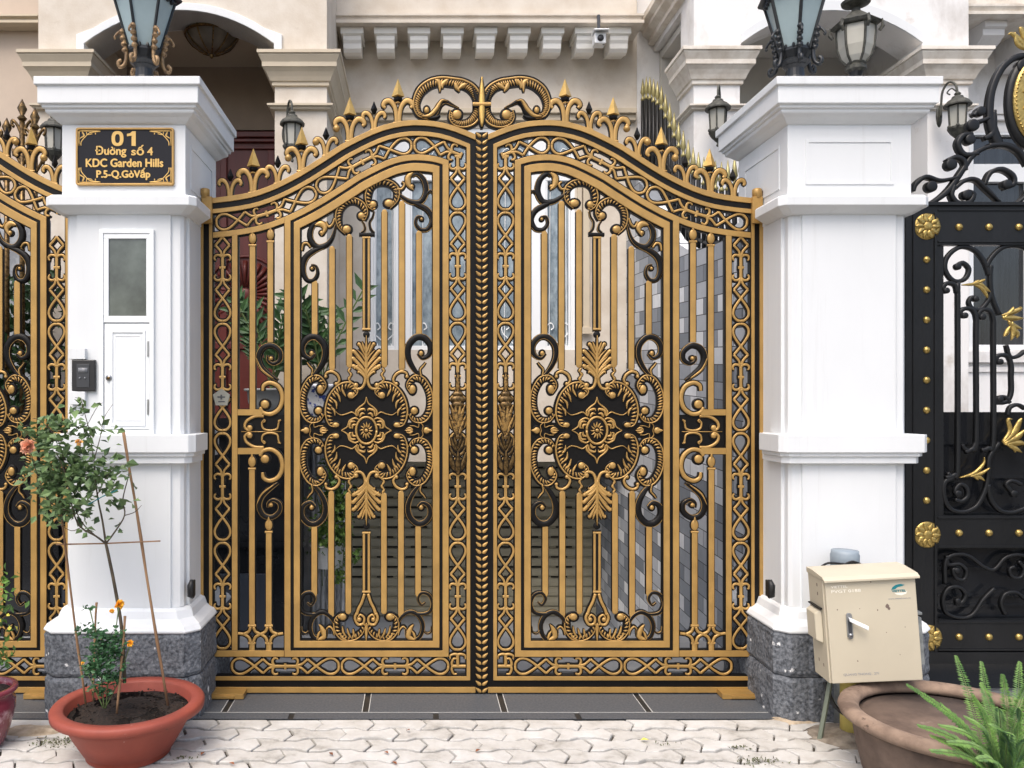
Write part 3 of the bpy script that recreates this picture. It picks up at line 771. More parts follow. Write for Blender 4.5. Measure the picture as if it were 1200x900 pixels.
def gate_leaf(kind, name, label, side=True, astragal=False):
    T = mapper(kind); cx = T(400,812)[0]
    leaf = thing(name, label, 'gate', (cx,0,0)); M = [GOLD, BLACK]
    XL = 246 if side else 327
    sh = 0 if side else 0
    # left end x of outer frame; for the narrow gate the outer chain column sits right beside the panel
    if side: xo, xi = 246, 250
    else: xo, xi = 308.5, 312
    mb = MB()
    o, i_ = ringloops(T, (-.4, xo, 557, 811), (19.4, xi+1, 545.3, 790.3)); mb.m = 1; mb.loop_strip(o, i_, -.012, .020)
    # gold: top rail, bottom rail, thin inner ring
    mb.m = 0
    top = [T(*p) for p in topset(.1, xo-1, 557)]; bot = [T(*p) for p in topset(6.3, xo-1, 557)]; mb.band(top, bot, -.020, -.011)
    mb.band([T(xo-1,804), T(557,804)], [T(xo-1,810.3), T(557,810.3)], -.020, -.011)
    o, i_ = ringloops(T, (13.2, xo, 550.8, 796), (18.2, xi-.4, 546.6, 791.5)); mb.loop_strip(o, i_, -.019, -.011)
    mb.build('outer_frame', M, leaf, bevel=.0012)
    px0 = 334 
    mb = MB(); mb.m = 1
    o, i_ = ringloops(T, (38.9, px0-1, 526.8, 769.9), (60.8, 353.4, 506.0, 748.7)); mb.loop_strip(o, i_, -.012, .018)
    mb.m = 0
    o, i_ = ringloops(T, (40.2, px0, 525.6, 768.6), (47, px0+7, 518.6, 761.4)); mb.loop_strip(o, i_, -.018, -.011)
    o, i_ = ringloops(T, (50.4, px0+11, 514.8, 757.6), (59.4, 352, 507.2, 750)); mb.loop_strip(o, i_, -.020, -.011)
    mb.build('panel_frame', M, leaf, bevel=.0014)
    if side:
        mb = MB()
        for (ex, y0, y1, mi) in ((1.3, .018, -.0115, 1), (0, -.010, -.0175, 0)):
            mb.m = mi
            mb.band([T(*p) for p in topset(40.2-ex, 250.2, 333.2 if mi else 333.95, 12)], [T(*p) for p in topset(46.6+ex, 250.2, 333.2 if mi else 333.95, 12)], y1, y0)
            mb.band([T(250.2,761.4-ex), T(333.5,761.4-ex)], [T(250.2,768.4+ex), T(333.5,768.4+ex)], y1, y0)
            mb.band([T(272.6-ex,yo(46.6,272)), T(272.6-ex,761)], [T(279+ex,yo(46.6,279)), T(279+ex,761)], y1+.0006, y0)
        mb.build('side_rail', M, leaf, bevel=.0012)
    # chains
    def unit(fn):
        mb = MB(); fn(mb); mb.build('chain_link', M, leaf)
    P = vpath(536.3)
    for (m_, cs) in ((248,(184,312.5)),(377,(312.5,441)),(505.5,(441,570)),(634,(570,698.5)),(762.5,(698.5,))):
        unit(lambda mb: [half_unit(mb, T, P, m_, c) for c in cs])
    lx = 261.3 if side else 322.6
    P = vpath(lx); t0 = 314
    for (m_, cs) in ((378,(314,442)),(506,(442,570)),(634,(570,698.5)),(761,(698.5,))):
        unit(lambda mb: [half_unit(mb, T, P, m_, c) for c in cs])
    unit(lambda mb: half_unit(mb, T, P, 250, 314, parts='part'))
    P = hpath(780)
    if side: rows = ((270.5,(334.6,)),(399,(334.6,463)),(527,(463,)))
    else: rows = ((399,(334.6,463)),(527,(463,)))
    for (m_, cs) in rows: unit(lambda mb: [half_unit(mb, T, P, m_, c) for c in cs])
    def corner(mb):
        gb(mb, T, [(529,780),(545.5,780)], 3.6, smooth=0); gb(mb, T, [(536.3,766),(536.3,779)], 3.6, smooth=0)
        for g in (1,-1):
            gb(mb, T, [(536.3,766.5),(536.3+4*g,765.8),(536.3+8.6*g,767.6),(536.3+8.8*g,771.5)], [3.2,3,2.6,1.6])
            gb(mb, T, [(530,780+.4*g),(529.4,780+4*g),(531.6,780+8.8*g),(535.4,780+8.8*g)], [3.2,3,2.6,1.6])
    unit(corner)
    P, sx = archpath()
    if side: segs = ((252.5,(313,)),(371,(313,424.5)),(484,(424.5,540)))
    else: segs = ((371,(321,424.5)),(484,(424.5,540)))
    for (m_, cs) in segs:
        unit(lambda mb: [half_unit(mb, T, P, sx(m_), sx(c)) for c in cs])
    # finials along the top rail
    bigs = (297,353.6,410,466.4) if side else (353.6,410,466.4)
    smalls = (270,325.6,382,438.3) if side else (325.6,382,438.3)
    for x in bigs: fork(T, x, yo(0,x)+1.0, True, leaf)
    for x in smalls: fork(T, x, yo(0,x)+1.0, False, leaf)
    for (x,y) in ((338,185.6),(370.5,166.8),(394.5,151.3),(313.5,205)):
        if not side and x < 320: continue
        mb = MB(); gx,gz = T(x,y)
        if x > 320: mb.sm = True; mb.ball((gx,-.006,gz), 4.2*S); mb.build('ball', [GOLD, BLACK], leaf)
        else: mb.bm.free()
    # crest scroll
    def q(l): return [(460+x/6, 80+y/6) for x,y in l]
    mb = MB()
    rope(mb, T, q([(418,300),(412,350),(440,388),(500,400),(560,378),(598,320),(606,250),(590,190),(550,140),(490,110),(430,100),(350,92),(270,108),(205,155),(172,215),(165,275),(190,330),(250,352)]), 11.0, side=1, step=2.3)
    bulb(mb, T, *q([(452,330)])[0], 6.6); bulb(mb, T, *q([(240,300)])[0], 4.0, .9, 1.2)
    for (a,b,c) in (((300,86),(330,110),(332,175)),((390,84),(350,120),(352,150)),((440,110),(450,140),(470,172)),((520,118),(490,130),(455,158))): leafs(mb, T, q([a,b,c]), 5.6)
    mb.build('crest_scroll', M, leaf)
    mb = MB()
    bs(mb, T, q([(200,340),(250,352),(300,318),(330,262),(372,240),(420,262),(466,284)]), [2,6.5,8,7,5,3,1])
    leafs(mb, T, q([(205,345),(262,338),(310,290),(345,236),(385,240)]), 5.0, mi=0, base=-.016); leafs(mb, T, q([(235,356),(300,352),(335,338)]), 5, mi=1)
    mb.build('crest_leaf', [GOLD, BLACK, GOLD2], leaf)
    handle(T, 536.3, leaf)
    panel(T, leaf)
    if side:
        def q3(l): return [(270+x/4.5, 440+y/4.5) for x,y in l]        # 270-420 / 440-640 tracing
        def bar(x, y0, y1, fin):
            mb = MB(); ribbon(mb, T, [(x,y0),(x,y1)], 8.2, .008, -.009, 0, 1); ribbon(mb, T, [(x,y0),(x,y1)], 6.4, -.006, -.0125, .0010, 0)
            if fin:
                disc(mb, T, x, y0-9, 4.6, .007, -.009, .0006, 1, 1.08, 1.55); disc(mb, T, x, y0-9, 4.3, -.006, -.012, .005, 0, 1, 1.5)
                leafs(mb, T, [(x,y0-12),(x,y0-16),(x,y0-19)], 3, out=.6)
                gb(mb, T, [(x-4.4,y0-1),(x+4.4,y0-1)], 2.6, smooth=0, out=.7)
            mb.build('bar', M, leaf)
        bar(296.4, 289, 479.5, True); bar(317.3, 284.5, 401, True)
        bar(295.8, 550, 733, True); bar(315.4, 624, 733, True)
        # cross bars + plate with small scrolls
        mb = MB(); mb.m = 1
        mb.prism([T(279.5,486), T(333.6,486), T(333.6,525.5), T(279.5,525.5)], -.003, .006)
        for (y0,y1,x1) in ((479.6,486.6,308),(524.8,532,308)):
            mb.m = 1; mb.band([T(279.3,y0-.7),T(x1,y0-.7)],[T(279.3,y1+.7),T(x1,y1+.7)],-.010,.010)
            mb.m = 0; mb.band([T(279.2,y0),T(x1,y0)],[T(279.2,y1),T(x1,y1)],-.015,-.009)
        for gy in (1,-1):
            f = lambda l: [(p[0], 505.8 + gy*(p[1]-505.8)) for p in q3(l)]
            gb(mb, T, f([(178,214),(130,216),(88,240),(78,272),(100,290),(116,276)]), [3.4,3.4,3.4,3,2.6,1.8], base=-.006); bulb(mb, T, *f([(104,276)])[0], 4.0)
            gb(mb, T, f([(182,232),(168,250),(176,280),(212,290),(248,280),(256,250),(266,232)]), [1.2,2,2.4,2.6,2.4,2,1.2], base=-.006)
            leafs(mb, T, f([(176,250),(186,238),(178,230)]), 1.6, out=.2); leafs(mb, T, f([(258,250),(256,238),(270,236)]), 1.6, out=.2)
            gb(mb, T, f([(172,82),(178,52),(212,38),(256,60),(276,112),(262,170),(220,202),(176,196),(158,168)]), [3,4.4,4.8,5,5,5,4.8,4.4,3.4]); bulb(mb, T, *f([(184,152)])[0], 6.0)
            bs(mb, T, f([(252,26),(205,-8),(165,-48),(152,-100),(176,-146),(222,-156),(262,-124),(262,-82),(228,-62),(200,-80),(200,-104)]), [3,5,6,6.4,6.4,6,5.6,5,4.2,3.2,2]); bulb(mb, T, *f([(216,-90)])[0], 2.8)
            leafs(mb, T, f([(230,16),(170,-30),(140,-90)]), 2.2, mi=0, out=1.2)
        mb.m = 0; mb.band([T(283,505.4),T(330,505.4)],[T(283,506.2),T(330,506.2)],-.009,-.002)
        mb.build('lock_plate', M, leaf)
        mb = MB()
        for x in (295.8,315.4):
            gb(mb, T, [(x-4.6,732.6),(x+4.6,732.6)], 3, smooth=0, out=.7); gb(mb, T, [(x-4.2,753),(x+4.2,753)], 2.6, smooth=0, out=.7)
            gb(mb, T, [(x,754),(x,762)], 6.2, smooth=0)
            for g in (1,-1):
                gb(mb, T, [(x+1.6*g,734),(x+4*g,739.5),(x+9.8*g,742.4)], 3.4); gb(mb, T, [(x+1.6*g,752),(x+4*g,746),(x+9.8*g,742.4)], 3.4)
        for x,g in ((279.4,1),(332.2,-1)):
            gb(mb, T, [(x,741.5),(x+6*g,742.4)], 3.2, smooth=0)
        mb.build('bottom_arches', M, leaf)
    # bottom guide block
    mb = MB(); x0 = 246 if side else 308
    mb.m = 0; xa_, xb_ = sorted((T(x0-2,0)[0], T(x0+44,0)[0])); mb.box(xa_, xb_, -.10, -.022, .003, .030)
    xa_, xb_ = sorted((T(x0-2,0)[0], T(x0+34,0)[0])); mb.box(xa_, xb_, -.106, -.1002, .008, .022)
    mb.build('floor_bracket', [GOLD, BLACK], leaf, bevel=.001)
    if astragal:
        mb = MB(); mb.m = 1; mb.band([T(557,156),T(571.6,156)],[T(557,812),T(571.6,812)],-.016,.018)
        y = 158
        while y < 808:
            for g in (1,-1):
                c = 564.3 + g*.7
                leafs(mb, T, [(c,y+3.6),(c+2.8*g,y+1.8),(c+6.2*g,y-1.4)], 4.3, base=-.0155, out=0, dome=.005)
            y += 8.1
        mb.build('leaf_moulding', M, leaf)
        mb = MB()
        leafs(mb, T, [(564.3,150),(564.3,120),(564.3,92)], 8, base=-.020, mi=2, dome=.008)
        for g in (1,-1): leafs(mb, T, [(564.3,132),(564.3+5*g,118),(564.3+11*g,104)], 6, base=-.014, mi=1)
        leafs(mb, T, [(564.3,128),(564.3,140),(564.3,152)], 8, base=-.016, mi=1)
        gb(mb, T, [(553.5,124),(575,124)], 4.2, base=-.024, smooth=0)
        mb.build('crest_spear', [GOLD, BLACK, GOLD2], leaf)
    return leaf, T

lf, TL = gate_leaf('L', 'gate_leaf', 'left leaf of the big arched gold and black gate, with a grey maker badge', True, True)
rf, TR = gate_leaf('R', 'gate_leaf', 'right leaf of the big arched gold and black gate, before the grey tiled wall', True, False)
wf, TW = gate_leaf('W', 'side_gate', 'gold and black side gate cut by the left picture edge, left of the address pillar', False, False)
# grey pentagonal maker badge on the left leaf
mb = MB(); pg = [(260.6,455.5),(270.6,462.5),(267.4,475),(254,475),(250.6,462.5)]
mb.prism([TL(*p) for p in pg], -.022, -.014); bd = mb.build('maker_badge', mat('badge_grey', (136,136,126), rough=.5), lf)
mb = MB()
mb.prism([TL(*p) for p in ((256,464.6),(265,464.6),(265,466),(256,466))], -.0235, -.0225); mb.prism([TL(*p) for p in ((259.6,462.6),(261.6,462.6),(261.6,468),(259.6,468))], -.024, -.0227)
mb.prism([TL(*p) for p in ((257,470),(264.6,470),(264.6,471.2),(257,471.2))], -.0235, -.0225)
mb.build('badge_mark', MIDGREY, bd)

# fixed posts and hinges beside the leaves
def post(x0, x1, label, s):
    cx = (x0+x1)/2*1; t = thing('gate_post', label, 'gate post', (X(cx,DIST),0,0))
    mb = MB(); mb.m = 1; mb.box(X(x0,DIST), X(x1,DIST), -.012, .04, 0.0, 2.57)
    g0, g1 = (x0, x0+3.4) if s > 0 else (x1-4.4, x1)
    mb.m = 0; mb.box(X(g0,DIST), X(g1,DIST), -.022, -.011, 0.0, 2.50)
    mb.build('post', [GOLD, BLACK], t, bevel=.0012)
    mb = MB(); xa, xb = (x0+2, x0+14) if s > 0 else (x1-14, x1-2)
    mb.box(X(xa,DIST), X(xb,DIST), -.034, .01, (812-263)*S, (812-232)*S)
    mb.build('hinge_plate', GOLD, t, bevel=.0015)
    mb = MB(); xc = X(x0+4 if s > 0 else x1-6, DIST)
    mb.sm = True; mb.lathe(xc+.004*s, -.012, [(.018,2.585),(.018,2.60)], 16)
    mb.lathe(xc+.004*s, -.012, [(.025,2.603),(.025,2.650),(.020,2.655)], 20)
    mb.build('hinge_barrel', GOLD, t)
    mb = MB(); mb.box(*sorted((xc-.014*s, xc-.075*s)), -.02, .012, 2.60, 2.645); mb.tube([(xc-.06*s,-.03,2.62),(xc-.075*s,-.04,2.63)], .012, 8)
    mb.build('wall_bracket', [BRONZE], t, bevel=.003)
    return t
post(236.0, 245.4, 'gold edged hinge post fixed to the address pillar', 1)
post(882.4, 892.9, 'gold edged hinge post fixed to the pillar by the cream cabinet', -1)
# black rubber stops on the pillars
for px, lab, g in ((224.5,'black gate catch low on the address pillar',1),(902.5,'black gate catch low on the pillar by the cream cabinet',-1)):
    t = thing('gate_catch', lab, 'gate catch', (X(px,4.0),-.27,.6))
    mb = MB(); x,y,z = W3(px,690,4.0); mb.sm = True
    mb.tube([(x+.005*g,y,z-.035),(x,y-.012,z-.03),(x,y-.016,z+.02),(x+.005*g,y-.006,z+.045)], [.014,.018,.017,.010], 8)
    mb.build('catch_body', RUBBER, t)
    mb = MB(); mb.box(x-.012,x+.012,y,y+.03,z-.04,z+.04); mb.build('catch_plate', RUBBER, t, bevel=.003)

# ---------------------------------------------------------------- address plate
d = DIST - .303
t = thing('address_plate', 'black and gold address plate with house number 01', 'address plate', (X(147.5,d), -.30, Z(218,d)))
def sx_(px): return X(80+px/8.571, d)
def sz_(py): return Z(140+py/8.571, d)
def rrect(x0,x1,z0,z1,r,n=5):
    out = []
    for (cx,cz,a0) in ((x1-r,z1-r,0),(x0+r,z1-r,90),(x0+r,z0+r,180),(x1-r,z0+r,270)):
        for i in range(n+1):
            a = R(a0+90*i/n); out.append((cx+r*math.cos(a), cz+r*math.sin(a)))
    return out
mb = MB(); x0,x1,z0,z1 = sx_(86),sx_(1068),sz_(668),sz_(90)
mb.loop_strip(rrect(x0,x1,z0,z1,.012), rrect(x0+.010,x1-.010,z0+.010,z1-.010,.006), -.318, -.301)
mb.build('rim', GOLD, t, bevel=.002)
mb = MB(); mb.prism(rrect(x0+.009,x1-.009,z0+.009,z1-.009,.006), -.312, -.3035); mb.build('plate', mat('navy_black', (20,21,30), rough=.45, spec=.25), t)
TXG = mat('sign_gold', (216,178,104), rough=.45, metal=.25, var=.05)
yy = -.313
mb = MB()
def ell(cx,cy,rx,ry,n=28): return [(sx_(cx+rx*math.copysign(abs(math.cos(a))**.8,math.cos(a))), sz_(cy+ry*math.copysign(abs(math.sin(a))**.8,math.sin(a)))) for a in [2*math.pi*i/n for i in range(n)]]
mb.loop_strip(ell(503,199,60,75), ell(503,199,24,45), yy-.0016, yy+.001)
mb.prism([(sx_(a),sz_(b)) for a,b in ((686,126),(686,273),(644,273),(644,170),(598,176),(598,152),(630,146),(650,126))], yy-.0016, yy+.001)
mb.build('lettering', TXG, t)
text_mesh('lettering', 'Đuòng', sx_(280), sx_(592), sz_(390), sz_(272), yy, TXG, t, bold=.028)
text_mesh('lettering', 'số', sx_(640), sx_(768), sz_(368), sz_(262), yy, TXG, t, bold=.028)
text_mesh('lettering', '4', sx_(800), sx_(858), sz_(368), sz_(284), yy, TXG, t, bold=.03)
mb = MB()
for hx in (406, 467): ribbon(mb, lambda x, y: (sx_(x), sz_(y)), cr([(hx-4,314),(hx+4,310),(hx+8,302),(hx+6,294)],4), [7,7,6,5], yy+.0005, yy-.0018, .0002, 0)
mb.build('lettering', TXG, t)
text_mesh('lettering', 'KDC Garden Hills', sx_(184), sx_(962), sz_(486), sz_(398), yy, TXG, t, bold=.04)
text_mesh('lettering', 'P.5-Q.GòVấp', sx_(290), sx_(832), sz_(616), sz_(492), yy, TXG, t, bold=.03)
for gx in (1,-1):
    for gz in (1,-1):
        mb = MB(); cxp, czp = 577, 380
        def Tp(x, y): return (sx_(cxp + gx*(x-cxp)), sz_(czp + gz*(y-czp)))
        k = .00053/.0045*8
        def r_(pts, w_): ribbon(mb, Tp, cr(pts,4), w_, -.311, -.3135, .0006, 0)
        r_([(116,122),(116,270)], 9); r_([(116,122),(330,124)], 9); r_([(330,126),(230,140),(180,180),(140,230),(136,270)], 9)
        r_([(150,130),(170,170),(130,190)], 8); r_([(190,130),(200,160),(250,150)], 8); r_([(280,140),(282,158)], 9); r_([(125,200),(160,170),(150,140)], 7)
        mb.build('corner_scroll', TXG, t)

# ---------------------------------------------------------------- mail cabinet in the pillar
d = DIST - .305
t = thing('mail_cabinet', 'white mail cabinet with a small glass window set in the address pillar', 'mail box', (X(149,d),-.3,Z(508,d)))
yf = -.302
def bx(mb, a,b,c_,e, y0,y1): mb.box(X(a,d),X(b,d),y0,y1,Z(e,d),Z(c_,d))
mb = MB()
for (a,b,c_,e) in ((117,181,269,274),(117,181,504,509),(117,122,274,504),(176,181,274,504)): bx(mb,a,b,c_,e,-.318,yf)
mb.build('frame', WHITE2, t, bevel=.002)
mb = MB()
for (a,b,c_,e) in ((122.2,175.8,274.2,280),(122.2,175.8,370.5,378),(122.2,128,280,370.5),(172,175.8,280,370.5)): bx(mb,a,b,c_,e,-.314,yf)
mb.build('window_frame', WHITE2, t, bevel=.002)
mb = MB(); bx(mb,128,172,280,370.5,-.306,yf); mb.build('window_pane', NICHE, t)
mb = MB(); bx(mb,123,175.4,380,503,-.312,yf); dr = mb.build('door', WHITE2, t, bevel=.002)
mb = MB()
for k,(a,b,c_,e) in enumerate(((130,171,387,499),)):
    for (p,q_,r1,r2) in ((a,b,c_,c_+3),(a,b,e-3,e),(a,a+3,c_+3,e-3),(b-3,b,c_+3,e-3)): bx(mb,p,q_,r1,r2,-.318,-.3125)
    for (p,q_,r1,r2) in ((a+5,b-5,c_+6,c_+7.5),(a+5,b-5,e-7.5,e-6),(a+5,a+6.5,c_+7.5,e-7.5),(b-6.5,b-5,c_+7.5,e-7.5)): bx(mb,p,q_,r1,r2,-.3145,-.3122)
mb.build('door_moulding', WHITE2, dr, bevel=.0015)
mb = MB(); mb.sm = True; mb.tube([(X(128.8,d),-.311,Z(443,d)),(X(128.8,d),-.322,Z(443,d))], .015, 16); mb.m=1; mb.tube([(X(128.8,d),-.3215,Z(443,d)),(X(128.8,d),-.325,Z(443,d))], .008, 12)
mb.build('lock', [STEEL, BRONZE], dr)
for (c_,e) in ((400,418),(468,486)):
    mb = MB(); bx(mb,173.2,175.2,c_,e,-.316,-.312); mb.build('hinge', STEEL, t)
# ---------------------------------------------------------------- intercom on the left edge
d = DIST - .32
t = thing('intercom', 'black door intercom on a white backing at the left edge of the address pillar', 'intercom', (X(97,d),-.31,Z(475,d)))
mb = MB()
bx(mb,81,100,408,421,-.325,-.26); bx(mb,81,100,459,474,-.325,-.26); bx(mb,88,112,421,459,-.300,-.26); mb.build('backing_block', WHITE, t, bevel=.002)
mb = MB(); bx(mb,84,111.5,421.6,458.4,-.322,-.301); bd = mb.build('housing', mat('intercom_black', (40,40,42), rough=.35), t, bevel=.004)
mb = MB(); bx(mb,90,105,426.6,454,-.3245,-.3222); mb.build('screen', MIDGREY, bd, bevel=.001)
mb = MB(); mb.sm = True
for px in (94,100): mb.ball((X(px,d),-.3245,Z(443,d)), .005)
bx(mb,92,103,431,437,-.3258,-.3246); mb.build('button', mat('grey_button', (120,122,126), rough=.4), bd)

# ---------------------------------------------------------------- black iron gate on the right
def iron_gate():
    T = lambda x, y: ((x - VX) * S, (812 - y) * S)
    t = thing('iron_gate', 'black wrought iron gate with gold studs and leaves at the right edge', 'gate', (X(1200,DIST),0,0)); M = [IRON, LEAFGOLD]
    XE = 1345
    mb = MB()
    def bxx(a,b,c_,e,y0,y1): mb.box((a-VX)*S,(b-VX)*S,y0,y1,(812-e)*S,(812-c_)*S)
    bxx(1059,1096,238,776,-.018,.03)          # stile plate
    bxx(1096.2,1105,288,604,-.006,.026)
    for (c_,e) in ((238,287.6),(604,642),(726,762)): bxx(1096.2,XE,c_,e,-.016,.028)
    bxx(1059,XE,763,776,-.024,.03)
    for y in (247,284,606,640,728,760): bxx(1096.6,XE,y-1,y+1,-.022,-.0165)
    for x in (1068,1093): bxx(x-1,x+1,250,762,-.024,-.0185)
    for y in (240,): bxx(1059,XE,y-2,y+2,-.030,-.0185)
    mb.build('frame', IRON, t, bevel=.001)
    mb = MB(); bxx(1059,XE,483,776,.05,.056); bxx(1059,XE,776,808,.02,.03); 
    for y in (520,560,668,700,712): bxx(1105,XE,y-1.5,y+1.5,.042,.0495)
    mb.build('backing_sheet', DARKGLOSS, t)
    def studs(l):
        for x, y in l:
            mb = MB(); mb.sm = True; X_,Z_ = T(x,y); mb.ball((X_,-.016,Z_), 4.3*S, 1, .8, 1, 14, 8); mb.build('stud', LEAFGOLD, t)
    studs([(1083.3, 305+35.15*k) for k in range(9)] + [(1121.4+34.9*k, y) for y in (267,624,745.5) for k in range(5)])
    for (x,y) in ((1084,266.3),(1084,626),(1086,746.5)):
        mb = MB(); disc(mb, T, x, y, 15.4, -.012, -.020, .004, 0, 1, 1, 28)
        for k in range(10):
            a = 2*math.pi*k/10
            leafs(mb, T, [(x+5*math.cos(a),y+5*math.sin(a)),(x+9*math.cos(a+.06),y+9*math.sin(a+.06)),(x+14.6*math.cos(a),y+14.6*math.sin(a))], 7.6, base=-.020, out=0, dome=.007)
        disc(mb, T, x, y, 5.6, -.02, -.026, .006, 0)
        mb.build('rosette', [LEAFGOLD, LEAFGOLD], t)
    def qa(l): return [(1050+x/4.5, 240+y/4.5) for x,y in l]
    def qb(l): return [(1050+x/4.5, 430+y/4.5) for x,y in l]
    def qc(l): return [(1050+x/3.913, 600+y/3.913) for x,y in l]
    def qd(l): return [(1050+x/3.913, 20+y/3.913) for x,y in l]
    def sc(mb, pts, w_=5, tip=None):
        p = cr(pts, 6); ribbon(mb, T, p, w_, .012, -.006-(JIT[0]%7)*.0003, .003, 0); JIT[0] += 1
        if tip: disc(mb, T, tip[0], tip[1], tip[2], .010, -.010, .004, 0)
    AX = 1193.0
    for g in (1,-1):       # the pattern repeats mirrored about the gate's own axis
        T0 = T
        def Tm(x, y, g=g): return ((( x if g > 0 else 2*AX+22 - x) - VX) * S, (812 - y) * S)
        T = Tm
        mb = MB()
        sc(mb, qa([(322,325),(350,306),(384,340),(362,392),(305,402),(262,352),(262,292),(302,242),(356,222),(420,244),(466,304),(490,372)]), 4.8, (*qa([(322,327)])[0], 4))
        sc(mb, qa([(476,330),(500,282),(556,228),(630,216),(690,232)]), 4.8); sc(mb, qa([(500,320),(496,400),(508,490),(545,580)]), 4.8)
        mb.build('arch_scroll', M, t)
        for (lst, tip) in (
            ([(262,462),(248,436),(270,414),(310,424),(328,470),(326,700),(326,1240)], (263,453)),
            ):
            mb = MB(); pts = qa(lst[:5]); end = [(1122.3,345),(1122.3,540),(1119,556),(1108,560)]
            sc(mb, pts[:4] + [(1121.5,344)] + end, 4.8, (*qa([tip])[0],3.6)); mb.build('bar_scroll', M, t)
        mb = MB(); sc(mb, qa([(356,592),(338,566),(366,546),(404,556),(422,600)]) + [(1143.8,395),(1143.8,515),(1139,526),(1131,530)], 4.6, (*qa([(360,584)])[0],3.6)); mb.build('bar_scroll', M, t)
        mb = MB(); sc(mb, qa([(452,600),(436,572),(462,552),(498,566),(513,610)]) + [(1164,395),(1164,515),(1158,525),(1150,528)], 4.6, (*qa([(454,592)])[0],3.6)); mb.build('bar_scroll', M, t)
        mb = MB(); sc(mb, qa([(544,838),(528,806),(556,792),(592,802),(608,850)]) + [(1185,440),(1185,460),(1180,470),(1170,472),(1167,466)], 4.6, (*qa([(546,828)])[0],3.6)); mb.build('bar_scroll', M, t)
        mb = MB(); sc(mb, qa([(430,497),(400,488),(384,516),(402,548),(446,550),(486,505),(500,460)]), 4.4, (*qa([(418,497)])[0],3.4)); mb.build('ring_scroll', M, t)
        mb = MB(); sc(mb, qa([(590,770),(580,740),(600,800),(640,800),(680,770)]), 4); mb.build('ring_scroll', M, t)
        mb = MB()
        sc(mb, qb([(320,680),(312,650),(340,618),(372,640),(376,682),(345,708),(310,700)]), 4.4, (*qb([(324,668)])[0],4))
        sc(mb, qb([(300,585),(256,610),(252,680),(282,745),(350,765),(420,738),(462,670),(484,590),(492,480),(545,400)]), 4.8)
        sc(mb, qb([(484,620),(500,700),(545,755),(610,768),(680,745)]), 4.8); sc(mb, qb([(620,680),(600,650),(580,620),(610,600),(660,620)]), 4.2, (*qb([(618,668)])[0],4))
        mb.build('arch_scroll', M, t)
        mb = MB()
        sc(mb, qb([(270,560),(300,580),(325,565),(326,520)]), 4); sc(mb, qb([(350,410),(360,430),(395,440),(420,400)]), 4); sc(mb, qb([(540,180),(545,160),(575,160),(600,190)]), 4,(*qb([(545,170)])[0],3.6))
        sc(mb, qb([(590,255),(600,215),(640,200),(680,220)]), 4.2)
        mb.build('ring_scroll', M, t)
        # gold leaves
        def gl(strokes):
            mb = MB()
            for (pts, w_) in strokes: leafs(mb, T, pts, w_, base=-.014, out=0, dome=.006)
            mb.build('gold_leaf', [LEAFGOLD, LEAFGOLD], t)
        gl([(qa([(335,425),(400,420),(450,400),(452,395)]),4.2),(qa([(370,422),(430,420),(470,450),(484,462)]),5),(qa([(400,425),(440,440),(465,475),(470,495)]),5),(qa([(390,420),(420,405),(430,400)]),3)])
        gl([(qa([(545,585),(600,570),(645,550),(640,540)]),6),(qa([(548,595),(600,600),(660,600)]),8),(qa([(555,600),(600,560),(605,540)]),5),(qa([(580,615),(610,640),(650,655)]),7),(qa([(600,620),(610,670),(595,715)]),8),(qa([(590,640),(570,680),(555,695)]),6),(qa([(600,650),(630,680),(625,705)]),6)])
        gl([(qb([(548,395),(590,340),(580,280),(600,275)]),6),(qb([(552,400),(610,350),(640,290),(650,270)]),8),(qb([(556,405),(630,370),(665,330)]),8),(qb([(560,408),(640,400),(675,410)]),7),(qb([(575,410),(620,430),(650,450)]),6),(qb([(590,405),(612,430),(615,450)]),4)])
        gl([(qb([(325,582),(400,560),(450,510),(452,475)]),4.6),(qb([(380,575),(440,560),(482,530)]),5),(qb([(390,575),(430,580),(456,600)]),5),(qb([(400,572),(415,585),(420,596)]),4)])
        # lower panel
        mb = MB()
        sc(mb, qc([(285,275),(262,262),(272,300),(310,310),(322,270),(290,238),(240,240),(232,200)]), 3.6, (*qc([(276,268)])[0],3.4))
        sc(mb, qc([(225,330),(226,230),(262,196),(330,200),(400,250),(450,262),(500,210),(560,195),(620,215)]), 3.8)
        sc(mb, qc([(270,420),(300,415),(318,380),(290,345),(240,350),(215,400),(228,460),(290,485),(350,470),(400,400),(450,350)]), 3.8, (*qc([(280,408)])[0],3.4))
        sc(mb, qc([(540,250),(520,262),(530,295),(570,300),(585,260),(560,225)]), 3.4); sc(mb, qc([(500,470),(480,420),(500,375),(550,368),(590,400)]), 3.4)
        mb.build('lower_scroll', M, t)
        if g > 0:
            mb = MB(); sc(mb, qc([(98,435),(98,250),(128,222),(158,250),(158,435)]), 2.8); sc(mb, qc([(128,222),(128,190)]), 2.4); mb.build('lower_scroll', M, t)
        T = T0
    # crown
    def tk(pts, w_, b=None):
        mb = MB(); p = cr(pts, 6); ribbon(mb, T, p, w_, .018, -.014-(JIT[0]%5)*.0006, .004, 0); JIT[0] += 1
        if b: disc(mb, T, b[0], b[1], b[2], .018, -.020, .004, 0)
        return mb
